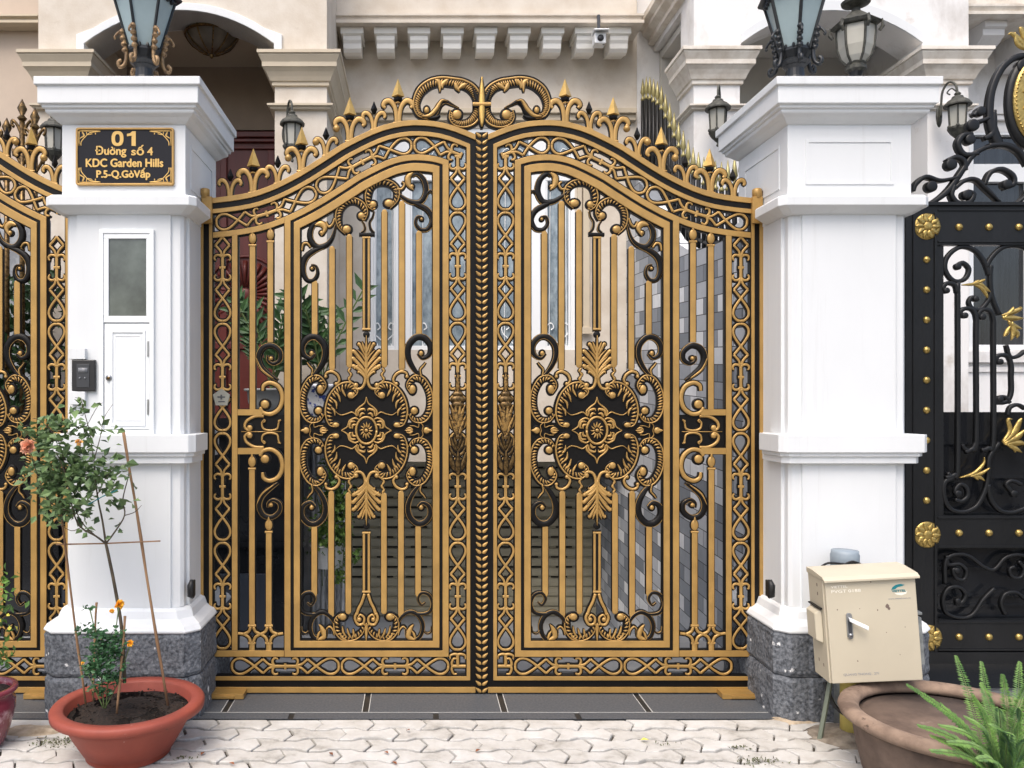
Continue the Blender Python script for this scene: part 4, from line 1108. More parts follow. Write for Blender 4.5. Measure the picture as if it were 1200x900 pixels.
    for (pts, w_, b) in (
        ([(60,880),(150,858),(232,800),(290,720),(345,640),(400,604),(450,592)], [3,4.5,6.5,6,5.5,5,4.5], None),
        ([(285,735),(200,752),(132,735),(86,768),(74,800)], [3,4.5,5,5,4], (*qd([(155,780)])[0],6.5)),
        ([(312,705),(306,662),(268,645),(228,664)], [5,5.5,5.5,5], (*qd([(245,680)])[0],6.5)),
        ([(262,775),(250,820),(280,855),(330,850),(350,815),(320,800)], [4,5,5.5,5.5,5,4], (*qd([(316,818)])[0],5.5)),
        ([(262,790),(310,752),(362,748),(410,790),(470,850)], [4.5,5,5,5,3], None),
        ([(400,772),(428,716),(480,700),(530,728),(534,768),(490,786)], [4,5,5.5,5.5,5,5], (*qd([(500,770)])[0],5.5)),
        ([(372,628),(308,632),(280,585),(304,545),(345,540)], [4.5,5.5,6,5.5,4], (*qd([(332,565)])[0],6)),
        ([(335,495),(385,480),(420,465)], [6,5,4], (*qd([(345,500)])[0],7)),
        ([(350,455),(375,430),(400,430)], [4,5,6], (*qd([(380,436)])[0],5.5)),
        ([(470,595),(440,520),(425,450),(436,340),(480,240),(540,190),(600,178)], [10,11,8,7,7,7,6], None),
        ([(400,560),(440,530),(445,430)], [5,7,4], None),
        ([(420,592),(500,590),(560,620),(600,680)], [5,6,6,6], None),
        ([(540,860),(590,820),(620,760)], [3,4,5], None)):
        tk(qd(pts), w_, b).build('crown_scroll', M, t)
    # oval gold medallion with a plain raised relief
    mb = MB(); disc(mb, T, 1209, 121, 27, .014, -.016, .002, 0, 1.16, 2.06, 40); mb.build('medallion_rim', IRON, t)
    mb = MB(); disc(mb, T, 1211, 120, 25, .0, -.026, .004, 0, 1.08, 1.92, 40)
    for k in range(56):
        a = 2*math.pi*k/56; disc(mb, T, 1211+24.4*math.cos(a), 120+43.6*math.sin(a), 1.3, -.02, -.030, .003, 0, n=6)
    for k in range(9):
        a = 2*math.pi*k/9; leafs(mb, T, [(1211+6*math.cos(a),120+9*math.sin(a)),(1211+11*math.cos(a+.1),120+18*math.sin(a+.1)),(1211+18*math.cos(a),120+30*math.sin(a))], 8, base=-.028, out=0)
    mb.build('medallion', [LEAFGOLD, LEAFGOLD], t)
    mb = MB()
    for (pts, w_) in ((qd([(587,165),(560,120),(520,85),(500,88)]),7),(qd([(600,170),(580,110),(560,60),(556,78)]),8),(qd([(590,160),(545,130),(530,78)]),7)): leafs(mb, T, pts, w_, base=-.02, out=0)
    mb.build('gold_leaf', [LEAFGOLD, LEAFGOLD], t)
    disc_ = MB(); disc(disc_, T, *qd([(575,230)])[0], 8, .016, -.02, .005, 0); disc_.build('crown_knob', M, t)
iron_gate()

# ---------------------------------------------------------------- beige house
D1, DW, DS = 6.16, 7.2, 8.4
def capital(mb, x0, x1, y0, y1, z0, z1, ov=.11):
    cx, cy, hx, hy = (x0+x1)/2, (y0+y1)/2, (x1-x0)/2, (y1-y0)/2; h = z1-z0
    prof = [(0,0),(.16,.02),(.16,.12),(.26,.15),(.36,.27),(.50,.40),(.66,.50),(.72,.52),(.72,.66),(.90,.84),(.90,.88),(1,.90),(1,1)]
    mb.loft([[(cx-hx-o*ov,cy-hy-o*ov,z0+k*h),(cx+hx+o*ov,cy-hy-o*ov,z0+k*h),(cx+hx+o*ov,cy+hy+o*ov*0,z0+k*h),(cx-hx-o*ov,cy+hy+o*ov*0,z0+k*h)] for o,k in prof])
def arch_pts(px0, px1, py_s, py_p, n=20, d=D1):
    out = []
    for i in range(n+1):
        t = i/n; px = px0+(px1-px0)*t; py = py_p + (py_s-py_p)*(abs(2*t-1)**2.1); out.append((X(px,d),Z(py,d)))
    return out
def house_beige():
    t = thing('house', 'beige rendered house with white windows behind the big gate', 'house', (0,2.9,0))
    Y1, YW, YS = D1-DIST, DW-DIST, DS-DIST
    zc = Z(57,6.045)
    # spandrel with the arched opening
    mb = MB(); a = arch_pts(99.5,321.5,52,13)
    n = len(a); xl, xr = X(45,D1), X(383,D1)
    top = [(xl,5.6),(xl,5.6)]+[(p[0],5.6) for p in a]+[(xr,5.6),(xr,5.6)]
    bot = [(xl,zc),(a[0][0]-.0001,zc)]+a+[(a[-1][0]+.0001,zc),(xr,zc)]
    top[1] = (a[0][0]-.0001,5.6); top[-2] = (a[-1][0]+.0001,5.6)
    mb.band(top, bot, Y1, Y1+.32); sp = mb.build('porch_arch', BEIGE, t)
    mb = MB(); top = [(p[0]*1+0, p[1]+.055*(1+ .25*abs(2*i/(n-1)-1))) for i,p in enumerate(a)]
    mb.band([(a[0][0]-.06,zc)]+[(p[0]+ (-.06 if i==0 else .06 if i==n-1 else 0), p[1]) for i,p in enumerate(top)]+[(a[-1][0]+.06,zc)], [(a[0][0],zc)]+a+[(a[-1][0],zc)], Y1-.02, Y1+.32)
    mb.build('arch_trim', WHITE, sp, bevel=.003)
    # side wall over the column
    mb = MB(); mb.box(xr-.33, xr-.001, Y1+.321, YW-.002, zc, 5.6); mb.build('porch_side_wall', BEIGE, t); mb = MB(); mb.box(X(45,D1),X(45,D1)+.3,Y1+.321,YW-.002,zc,5.6); mb.build('porch_side_wall', BEIGE, t)
    for (a0,a1,yb) in ((322,383,YW-.002),(45,99,Y1+.4)):
        mb = MB(); x0,x1 = X(a0,D1),X(a1,D1)
        mb.box(x0,x1,Y1+.001,yb,0,Z(97,6.1)); c = mb.build('porch_column', BEIGE, t)
        mb = MB(); capital(mb, x0,x1,Y1+.001,yb,Z(97,6.08),zc-.001, .115); mb.build('capital', BEIGE2, c)
        mb = MB(); z = Z(127,6.1); cx=(x0+x1)/2; hx=(x1-x0)/2
        mb.loft([[(x0-o,Y1-o,z+k),(x1+o,Y1-o,z+k),(x1+o,yb-.002,z+k),(x0-o,yb-.002,z+k)] for o,k in ((.001,0),(.03,.01),(.03,.02),(.05,.03),(.05,.045),(.001,.048))]); mb.build('neck_moulding', BEIGE2, c)
    # main wall with the window opening
    wx0,wx1,wz0,wz1 = X(433,DW),X(674,DW),Z(410,DW),Z(150,DW); XR = 1.965; zb = Z(541,DW)
    mb = MB()
    for (x0,x1,z0,z1) in ((xr-.32,wx0,zb,5.6),(wx1,XR,zb,5.6),(wx0,wx1,zb,wz0),(wx0,wx1,wz1,5.6)): mb.box(x0,x1,YW,YW+.2,z0,z1)
    mb.box(XR-.2,XR,YW+.2,YS+.3,zb,5.6)
    mb.build('main_wall', BEIGE, t)
    mb = MB(); mb.box(xr+.02, XR-.02, YW-.05, YW-.001, Z(143,DW), Z(136,DW)); mb.box(xr+.02, XR-.02, YW-.08, YW-.001, Z(135.8,DW), Z(130,DW)); mb.build('string_course', BEIGE2, t, bevel=.004)
    mb = MB()
    for (a0,a1) in ((676,681),(682.5,690)): mb.box(X(a0,DW),X(a1,DW),YW-.04,YW-.001,Z(388,DW),Z(210,DW))
    mb.box(X(678,DW),X(693,DW),YW-.06,YW-.042,Z(392,DW),Z(384,DW)); mb.build('pilaster_strip', BEIGE2, t, bevel=.003)
    # windows: white frames, transom, mullions, panes and scroll grilles
    win = MB()
    def wb(a,b,c_,e,y0,y1): win.box(X(a,DW),X(b,DW),YW+y0,YW+y1,Z(e,DW),Z(c_,DW))
    wb(433,438,150,410,.01,.1); wb(669,674,150,410,.01,.1)
    for (a,b) in ((463,481),(547,581),(622,640)): wb(a,b,150.1,409.9,.011,.099)
    for (a,b) in ((438.1,462.9),(481.1,546.9),(581.1,621.9),(640.1,668.9)):
        wb(a,b,150,154,.015,.095); wb(a,b,405,410,.015,.095); wb(a,b,200,211,.0155,.0945)
        wb(a,a+2,154,405,.02,.09); wb(b-2,b,154,405,.02,.09)
    wf_ = win.build('window_frame', WHITE2, t, bevel=.003)
    mb = MB(); mb.box(wx0,wx1,YW+.07,YW+.08,wz0,wz1); mb.build('window_panes', CURT, wf_)
    mb = MB()
    def gr(pts, r=.006): mb.tube([(X(x,DW),YW+.055,Z(y,DW)) for x,y in cr(pts,5)], r, 6)
    mb.sm = True
    for c in (450,505,602,655):
        for g in (1,-1):
            gr([(c,402),(c+6*g,396),(c+12*g,390),(c+13*g,382),(c+8*g,378),(c+5*g,383),(c+8*g,386)]); gr([(c+8*g,402),(c+10*g,396),(c+9*g,200)], .004)
            gr([(c+1*g,180),(c+6*g,172),(c+12*g,176),(c+10*g,184),(c+5*g,182)], .004)
    mb.build('window_grille', WHITE2, wf_)
    # cornice, brackets
    xc1 = X(755,6.85); YC = 6.85-DIST; z0 = Z(27,6.85)
    mb = MB()
    mb.loft([[(xr+.0,YC+.10-o,z0+k),(xc1-.10+o,YC+.10-o,z0+k),(xc1-.10+o,YW-.001,z0+k),(xr+.0,YW-.001,z0+k)] for o,k in ((.06,0),(.10,.004),(.10,.03),(.08,.034),(.085,.055),(.10,.065),(.10,.082),(.05,.084),(.05,.9))])
    mb.build('balcony_slab', BEIGE, t)
    for k in range(9):
        cxp = 412.5 + 39.2*k; xa, xb_ = X(cxp-10.5,6.93), X(cxp+10.5,6.93); YB = 6.93-DIST
        prof = [(YW-.002,z0-.001),(YB,z0-.001),(YB,z0-.06),(YB+.012,z0-.065),(YB+.012,z0-.10),(YB+.03,z0-.125),(YB+.035,z0-.165),(YB+.06,z0-.19),(YB+.10,z0-.20),(YB+.16,z0-.18),(YW-.002,z0-.16)]
        mb = MB(); a_ = [mb.v(xa,y,z) for y,z in prof]; b_ = [mb.v(xb_,y,z) for y,z in prof]; mb.face(a_); mb.face(b_[::-1])
        for i in range(len(prof)): mb.face([a_[i],a_[(i+1)%len(prof)],b_[(i+1)%len(prof)],b_[i]])
        # abacus
        mb.box(xa-.02,xb_+.02,YB-.012,YW-.004,z0-.055,z0-.003)
        mb.build('cornice_bracket', MATS['beige_trim'] if 0 else mat('bracket_white', (244,242,236), rough=.6, var=.04), t)
    # porch interior: back wall, ceiling, floor, door
    mb = MB(); mb.box(-4.2, xr-.0, YW+.21, YW+.3, 1.3, 5.0); mb.box(-4.2, xr-.34, YW+.0, YW+.2, Z(155,DW)+.02, 5.0); mb.build('porch_back_wall', BROWNW, t)
    mb = MB(); mb.box(xl+.31, xr-.34, Y1+.33, YW-.01, 4.5, 4.56); mb.build('porch_ceiling', CEIL, t)
    mb = MB(); mb.box(-4.2, xr-.1, 1.35, YW+.2, 1.30, 1.42); mb.build('porch_floor', DARKGLOSS, t)
    mb = MB(); mb.box(-4.2, -.78, 1.38, 1.44, -.2, 1.299); 
    for k in range(-6, 0): mb.box(k*.52+2.2-1.4,k*.52+2.2-1.385,1.372,1.379,0,1.29) if k*.52+2.2-1.4 < -.8 else None
    mb.box(-4.2,-.78,1.36,1.379,.52,.56); mb.m = 1; mb.box(-4.2,-1.02,1.33,1.3595,-.1,.34); mb.m = 0; mb.box(-.84,-.78,1.441,YW,-.9,1.299); mb.build('porch_base', [DARKGLOSS, mat('slate_panel',(62,68,78),rough=.3)], t)
    dx0, dx1, dz0, dz1 = X(110,DW), X(322.5,DW)+.02, 1.42, Z(155,DW)
    mb = MB(); mb.box(dx0,dx1,YW+.02,YW+.08,dz0,dz1); dr = mb.build('front_door', MAROON, t)
    mb = MB()
    for k,(o,h) in enumerate(((.0,.05),(.06,.03),(.12,.03))): mb.box(dx0,dx1,YW-.03+.012*k,YW+.019,dz1-o-h,dz1-o)
    for x in (X(166,DW),X(214,DW),X(262,DW),X(318,DW)): mb.box(x-.03,x+.03,YW-.012,YW+.0195,dz0,dz1-.16)
    mb.box(dx0,dx1,YW-.006,YW+.0192,2.0,2.06); mb.box(dx0,dx1,YW-.006,YW+.0192,3.3,3.36)
    mb.build('door_moulding', MAROON, dr, bevel=.006)
    mb = MB(); cx, cz = X(287,DW), Z(345,DW); mb.sm = True
    for k in range(28):
        a = 2*math.pi*k/28; ca, sa = math.cos(a), math.sin(a)
        mb.tube([(cx+ca*.07,YW+.012,cz+sa*.07),(cx+ca*.20,YW-.004,cz+sa*.20),(cx+ca*.30,YW+.010,cz+sa*.30)], [.008,.017,.022], 6)
    mb.ball((cx,YW+.01,cz), .06, 1,.3,1); 
    ring = [(cx+.34*math.cos(2*math.pi*i/40),YW+.01,cz+.34*math.sin(2*math.pi*i/40)) for i in range(41)]
    mb.tube(ring, .014, 6); mb.build('carved_rosette', MAROON, dr)
    # garage shutter in the recess under the raised floor
    mb = MB(); z = -.9; i = 0
    prof = []
    while z < 1.25:
        prof += [(YS+.02,z),(YS-.002,z+.012),(YS-.006,z+.05),(YS-.002,z+.085),(YS+.018,z+.096)]; z += .103
    prof += [(YS+.06,z),(YS+.06,-.9)]
    xa, xb_ = -.80, 1.869
    a_ = [mb.v(xa,y,q) for y,q in prof]; b_ = [mb.v(xb_,y,q) for y,q in prof]
    for k in range(len(prof)-1): mb.face([a_[k],b_[k],b_[k+1],a_[k+1]])
    sh = mb.build('garage_shutter', SHUT, t)
    mb = MB()
    for k in range(6,20):
        zz = -.9 + .103*k - .001
        for j in range(9):
            x = xa + .1 + j*.30 + (k%2)*.05
            if x+.19 < xb_: mb.box(x, x+.17, YS-.009, YS-.0065, zz-.004, zz+.010)
    mb.build('shutter_slots', BLACK, sh)
    mb = MB(); mb.box(xa,XR-.2,YW+.2,YS+.3,1.3,1.36); mb.build('floor_slab', GREYW, t)
    # set-back wing at the far left with its cornice
    mb = MB(); mb.box(-6, X(46,6.9), 6.9-DIST, 6.9-DIST+.2, 0, 5.6); mb.build('side_wing_wall', mat('pinkish_render', (196,180,164), rough=.8, var=.1, scale=3), t)
    mb = MB(); c = 6.9-DIST; z = Z(27,6.75); mb.loft([[(-6,c-o,z+k),(X(44,6.75),c-o,z+k),(X(44,6.75),c-.001,z+k),(-6,c-.001,z+k)] for o,k in ((.10,0),(.14,.01),(.14,.03),(.12,.035),(.12,.05),(.15,.06),(.15,.075))]); mb.build('side_cornice', BEIGE2, t)
house_beige()

# ---------------------------------------------------------------- white house on the right
def house_white():
    t = thing('house', 'white marble faced house with an arched porch at upper right', 'house', (3.4,2.9,0))
    Y1, YW = D1-DIST, DW-DIST; zc = Z(53,6.04)
    a = arch_pts(868,1080,51,13)
    xl, xr = X(813,D1), X(1135,D1)
    mb = MB()
    top = [(xl,5.6),(a[0][0]-.0001,5.6)]+[(p[0],5.6) for p in a]+[(a[-1][0]+.0001,5.6),(xr,5.6)]
    bot = [(xl,zc),(a[0][0]-.0001,zc)]+a+[(a[-1][0]+.0001,zc),(xr,zc)]
    mb.band(top, bot, Y1, Y1+.3); sp = mb.build('porch_arch', MARBLE, t)
    mb = MB(); n = len(a)
    mb.band([(p[0], p[1]+.075) for i,p in enumerate(a)], a, Y1-.018, Y1-.001); mb.build('arch_trim', WHITE, sp)
    mb = MB(); mb.box(xl+.0,xl+.25,Y1+.301,YW-.002,zc+.45,5.6); mb.build('porch_side_wall', MARBLE, t); mb = MB(); mb.box(xr-.25,xr,Y1+.301,YW-.002,zc,5.6); mb.build('porch_side_wall', MARBLE, t)
    mb = MB(); z = zc+.50
    mb.loft([[(xl-o,Y1+.1,z+k),(xl+.02,Y1+.1,z+k),(xl+.02,YW-.002,z+k),(xl-o,YW-.002,z+k)] for o,k in ((.001,0),(.05,.01),(.05,.05),(.10,.09),(.10,.12),(.14,.15),(.14,.2))]); mb.build('side_cornice', MARBLE_T, t)
    for (a0,a1,dp) in ((813,867,.33),(1087,1135,.75)):
        x0,x1 = X(a0,D1),X(a1,D1); mb = MB(); mb.box(x0,x1,Y1+.001,Y1+dp,0,Z(94,6.1)); c = mb.build('porch_column', MARBLE, t)
        mb = MB(); capital(mb, x0,x1,Y1+.001,Y1+dp,Z(95,6.08),zc-.001,.12); mb.build('capital', MARBLE_T, c)
        z = Z(127,6.1); mb = MB()
        mb.loft([[(x0-o,Y1-o,z+k),(x1+o,Y1-o,z+k),(x1+o,Y1+dp-.002,z+k),(x0-o,Y1+dp-.002,z+k)] for o,k in ((.001,0),(.025,.01),(.025,.02),(.045,.03),(.045,.042),(.001,.044))]); mb.build('neck_moulding', MARBLE_T, c)
    # main wall: window opening on the right
    wx0,wx1,wz0,wz1 = X(1136,DW),X(1290,DW),Z(410,DW),Z(155,DW)
    mb = MB()
    for (x0,x1,z0,z1) in ((1.967,wx0,-.9,5.6),(wx1,8,-.9,5.6),(wx0,wx1,-.9,wz0),(wx0,wx1,wz1,5.6)): mb.box(x0,x1,YW+.001,YW+.2,z0,z1)
    mb.build('main_wall', MARBLE, t)
    win = MB()
    def wb(a,b,c_,e,y0,y1): win.box(X(a,DW),X(b,DW),YW+y0,YW+y1,Z(e,DW),Z(c_,DW))
    wb(1136,1141,155,410,.0,.1); wb(1285,1290,155,410,.0,.1); wb(1141.1,1284.9,192,213,.002,.1); wb(1141.1,1284.9,404,410,.002,.1); wb(1141.1,1284.9,155,158,.002,.1); wb(1205,1215,158.1,403.9,.003,.1)
    wf_ = win.build('window_frame', WHITE2, t, bevel=.003)
    mb = MB(); mb.box(wx0,wx1,YW+.06,YW+.07,wz0,wz1); mb.build('window_panes', DARKGLASS, wf_)
    mb = MB(); mb.box(X(1128,DW),X(1300,DW),YW-.05,YW,Z(425,DW),Z(412,DW)); mb.box(X(1060,DW),X(1300,DW),YW-.02,YW,Z(436,DW),Z(430,DW))
    mb.build('window_sill', MARBLE, t, bevel=.003)
    mb = MB(); mb.box(X(1070,DW),X(1300,DW),YW-.06,YW,Z(136,DW),Z(128,DW)); mb.box(X(1070,DW),X(1300,DW),YW-.04,YW,Z(142,DW),Z(136.3,DW)); mb.build('string_course', MARBLE, t, bevel=.003)
    # cornice with brackets
    xa = xr+.003; z0 = Z(17,6.6); mb = MB(); YC = 6.6-DIST
    mb.loft([[(xa,YC+.1-o,z0+k),(7,YC+.1-o,z0+k),(7,YW-.001,z0+k),(xa,YW-.001,z0+k)] for o,k in ((.06,0),(.1,.005),(.1,.03),(.08,.035),(.1,.07),(.1,.09),(.04,.092),(.04,.8))]); mb.build('balcony_slab', MARBLE_T, t)
    for k in range(4):
        xx = X(1162+62*k,6.75); mb = MB(); prof = [(YW-.002,z0-.001),(2.42,z0-.001),(2.42,z0-.05),(2.45,z0-.06),(2.45,z0-.11),(2.52,z0-.16),(2.62,z0-.2),(2.72,z0-.24),(2.85,z0-.25),(YW-.002,z0-.25)]
        a_ = [mb.v(xx-.09,y,z) for y,z in prof]; b_ = [mb.v(xx+.09,y,z) for y,z in prof]; mb.face(a_); mb.face(b_[::-1])
        for i in range(len(prof)): mb.face([a_[i],a_[(i+1)%len(prof)],b_[(i+1)%len(prof)],b_[i]])
        mb.build('cornice_bracket', MARBLE, t)
    mb = MB(); mb.box(xl+.05,xr-.2,YW-.06,YW-.01,1.2,4.9); mb.build('porch_back_wall', GREYW, t)
    mb = MB(); mb.box(xl+.05,xr-.02,Y1+.31,YW-.062,4.56,4.62); mb.build('porch_ceiling', GREYW, t)
    mb = MB(); mb.box(X(880,6.9),X(905,6.9),YW-.10,YW-.062,1.3,Z(165,6.9)); mb.build('porch_door', DARKGLASS, t)
house_white()

# ---------------------------------------------------------------- courtyard side wall and its spiked fence
def wall_top(y):     # height of the tiled wall above the drive, stepping up towards the house
    return interp(y, [.1,.9,1.3,1.6,1.9,2.3,2.7,3.2], [2.50,2.52,2.58,2.70,2.92,3.25,3.48,3.6])
mb = MB(); ys = [.10+.08*k for k in range(53)]
XA, XB = 1.872, 1.96
for side_x in (0,):
    A = [mb.v(XA,y,-1.1) for y in ys]; B = [mb.v(XA,y,wall_top(min(y,2.92)) if y<2.92 else 1.35) for y in ys]; C_ = [mb.v(XB,y,wall_top(min(y,2.92)) if y<2.92 else 1.35) for y in ys]; D_ = [mb.v(XB,y,-1.1) for y in ys]
    for i in range(len(ys)-1):
        mb.face([A[i],A[i+1],B[i+1],B[i]]); mb.face([B[i],B[i+1],C_[i+1],C_[i]]); mb.face([C_[i],C_[i+1],D_[i+1],D_[i]])
    mb.face([A[0],B[0],C_[0],D_[0]])
o = mb.build('tiled_wall', TILE); tag(o, 'grey brick tiled wall along the drive, seen through the right leaf of the big gate', 'wall')
t = thing('spiked_fence', 'black railing with gold spikes running along the tiled wall top', 'fence', (2.0,.3,2.4))
mb = MB(); pts = [(2.0,y,wall_top(y)+.30) for y in [.12+.14*k for k in range(20)]]; mb.tube(pts, .014, 6); pts2 = [(2.0,p[1],p[2]-.26) for p in pts]; mb.tube(pts2, .014, 6); mb.build('rail', IRON, t)
for k in range(26):
    y = .16 + .108*k; zt = wall_top(y) + .36 + .30*max(0,min(1,(y-1.0)/1.4)); mb = MB(); mb.sm = True
    mb.m = 0; mb.tube([(2.0,y,wall_top(y)-.1),(2.0,y,zt)], .016, 8)
    mb.m = 1; mb.lathe(2.0, y, [(.015,zt),(.021,zt+.015),(.010,zt+.03),(.010,zt+.05),(.022,zt+.075),(.015,zt+.12),(.002,zt+.20)], 8)
    mb.build('spike', [IRON, mat('pale_gold', (156,146,98), rough=.4, metal=.4)], t)

# ---------------------------------------------------------------- lanterns
def hexring(r, z, n=6, a0=0): return [(r*math.cos(a0+2*math.pi*i/n), r*math.sin(a0+2*math.pi*i/n), z) for i in range(n)]
def pillar_lantern(name, label, x, y, z, acc, fr=LANTB, glass=LGLASS, group=None):
    t = thing(name, label, 'lantern', (0,0,0), group)
    a0 = R(18)
    mb = MB(); mb.sm = False
    mb.lathe(0,0,[(.105,0),(.105,.012),(.088,.018),(.062,.06),(.047,.11),(.044,.15),(.056,.165),(.060,.175)], 20)
    mb.build('base', fr, t)
    mb = MB(); mb.lathe(0,0,[(.060,.17),(.074,.185),(.060,.20),(.068,.215),(.078,.235),(.078,.25)], 12)
    for k in range(12):
        a = 2*math.pi*k/12; mb.ball((.074*math.cos(a),.074*math.sin(a),.252), .011, .8,.8,1.4, 6, 5)
    mb.build('collar', fr, t)
    mb = MB(); mb.loft([hexring(.068,.235,6,a0), hexring(.150,.52,6,a0)]); g_ = mb.build('glass_shade', glass, t)
    mb = MB()
    for i in range(6):
        a = a0+2*math.pi*i/6; mb.tube([(.070*math.cos(a),.070*math.sin(a),.235),(.153*math.cos(a),.153*math.sin(a),.52)], .0085, 6)
    for r_, z_ in ((.073,.24),(.154,.515)):
        p = hexring(r_, z_, 6, a0); mb.tube(p+[p[0]], .009, 6)
    for i in range(6):      # small valance under the roof
        a = a0+2*math.pi*i/6
        for s_ in (.25,.5,.75):
            b = a + 2*math.pi/6; px = .152*(math.cos(a)*(1-s_)+math.cos(b)*s_); py = .152*(math.sin(a)*(1-s_)+math.sin(b)*s_); mb.ball((px,py,.508), .014, 1,1,1.2, 6, 5)
    mb.build('cage', fr, t)
    mb = MB(); mb.loft([hexring(.185,.525,6,a0),hexring(.190,.535,6,a0),hexring(.13,.60,6,a0),hexring(.07,.66,6,a0),hexring(.05,.68,6,a0)]); mb.lathe(0,0,[(.05,.68),(.06,.70),(.03,.72),(.02,.75),(.03,.77),(.002,.81)],12); mb.build('roof', fr, t)
    for i in range(6):
        a = a0+2*math.pi*i/6; ca, sa = math.cos(a), math.sin(a); mb = MB(); mb.sm = True
        q = lambda l: [(r_*ca, r_*sa, z_) for r_, z_ in l]
        mb.tube(cr(q([(.112,.345),(.104,.31),(.094,.26),(.088,.21),(.098,.165),(.122,.15),(.128,.175),(.112,.186)]),3), [.010,.014,.016,.016,.014,.012,.010,.006][:1]*0 or .010, 6)
        mb.tube(cr(q([(.108,.34),(.130,.325),(.146,.30),(.140,.29)]),3), .006, 6)
        for zz, rr in ((.33,.112),(.30,.106),(.27,.100),(.24,.096)): mb.ball((rr*ca,rr*sa,zz), .017, 1,1,.8, 6, 5)
        mb.build('scroll_bracket', acc, t)
    t.location = (x,y,z); return t
zt = 3.106
pillar_lantern('pillar_lantern', 'large black lantern with gold brackets on the address pillar', X(169,4.2), -.07, zt, GOLDOLD)
pillar_lantern('pillar_lantern', 'large black lantern with black brackets on the right pillar', X(932,4.2), -.07, zt, LANTB)
def small_lantern():
    t = thing('pillar_lantern', 'smaller weathered lantern behind the large one on the right pillar', 'lantern', (0,0,0)); a0 = R(30)
    mb = MB(); mb.lathe(0,0,[(.06,0),(.05,.02),(.032,.05),(.030,.28),(.045,.31)],14); mb.build('base', LANTB, t)
    mb = MB(); mb.lathe(0,0,[(.045,.31),(.062,.325),(.062,.345),(.050,.355),(.055,.37)],12); mb.build('collar', LANTV, t)
    prof = [(.050,.36),(.085,.40),(.105,.46),(.112,.54),(.110,.58)]
    mb = MB(); mb.loft([hexring(r_,z_,6,a0) for r_,z_ in prof]); mb.build('glass_shade', LGLASS_W, t)
    mb = MB()
    for i in range(6):
        a = a0+2*math.pi*i/6; mb.tube([((r_+.002)*math.cos(a),(r_+.002)*math.sin(a),z_) for r_,z_ in prof], .008, 6)
        mb.tube([((r_)*math.cos(a),(r_)*math.sin(a),z_) for r_,z_ in ((.108,.585),(.150,.60),(.155,.565),(.135,.54))], .011, 6)
    mb.build('cage', LANTV, t)
    mb = MB(); mb.loft([hexring(.140,.585,6,a0),hexring(.155,.60,6,a0),hexring(.10,.635,6,a0),hexring(.05,.67,6,a0)]); mb.lathe(0,0,[(.03,.665),(.025,.70),(.085,.725),(.09,.74),(.05,.77),(.02,.80)],20); mb.build('roof', LANTV, t)
    return t
sl = small_lantern(); sl.location = (X(1003,4.58), 4.58-DIST, 3.106)
sl.scale = (.86,.86,.93)

def wall_lamp():
    t = thing('wall_lamp', 'x', 'wall lamp', (0,0,0), 'small carriage lamps on the porch columns'); a0 = R(30)
    mb = MB(); mb.lathe(0,0,[(.001,-.20),(.012,-.19),(.006,-.17),(.022,-.155),(.045,-.13),(.062,-.10),(.062,-.085)],12); mb.build('lower_bowl', LANTV, t)
    mb = MB(); mb.loft([hexring(.050,-.085,6,a0),hexring(.060,.06,6,a0)]); mb.build('glass_shade', LGLASS_W, t)
    mb = MB()
    for i in range(6):
        a = a0+2*math.pi*i/6; mb.tube([(.053*math.cos(a),.053*math.sin(a),-.09),(.062*math.cos(a),.062*math.sin(a),.065)], .006, 5)
        mb.ball((.058*math.cos(a),.058*math.sin(a),-.085), .012, 1,1,1.2,6,5)
    mb.build('cage', LANTV, t)
    mb = MB(); mb.lathe(0,0,[(.088,.062),(.088,.072),(.070,.095),(.040,.115),(.034,.13),(.016,.135),(.022,.15),(.008,.165)],12); mb.build('roof', LANTV, t)
    mb = MB(); mb.sm = True; mb.tube(cr([(0,.0,.155),(0,.015,.22),(0,.06,.25),(0,.10,.20),(0,.11,.12),(0,.115,.02)],4), .008, 6); mb.tube(cr([(0,.01,.17),(0,.04,.20),(0,.07,.18),(0,.05,.16)],4), .005, 6)
    mb.ball((0,.125,.03), .05, .7,.25,1.6, 10, 8); mb.build('bracket_arm', LANTV, t)
    return t
wl0 = wall_lamp(); base = wl0
for k, (px, py, dd, lab) in enumerate(((343,158,5.98,'small carriage lamp on the beige porch column behind the big gate'),(840,140,5.98,'small carriage lamp on the white column left of the right pillar'),(1120,136,5.98,'small carriage lamp on the white column above the iron gate'),(64,163,5.98,'small carriage lamp at the left edge, beside the address pillar'))):
    o = base if k == 0 else copy_tree(base)
    o['label'] = lab; o.location = (X(px,dd), dd-DIST-.02, Z(py,dd)); o.scale = (1.05,1.05,1.05); o.rotation_euler = (0,0,R(28 if k != 1 else -28))
# the far-left lamp is carried by its own beige pier
mb = MB(); xx = X(64,5.98); mb.box(xx-.09,xx+.09,1.82,2.1,0,Z(128,6.1)); 
mb.loft([[(xx-.09-o_,1.82-o_,z_),(xx+.09+o_,1.82-o_,z_),(xx+.09+o_,2.1,z_),(xx-.09-o_,2.1,z_)] for o_,z_ in ((.001,Z(127.9,6.1)),(.03,Z(126,6.1)),(.05,Z(124,6.1)),(.05,Z(122,6.1)))])
tag(mb.build('lamp_pier', BEIGE), 'narrow beige pier carrying the lamp at the left edge', 'pier')
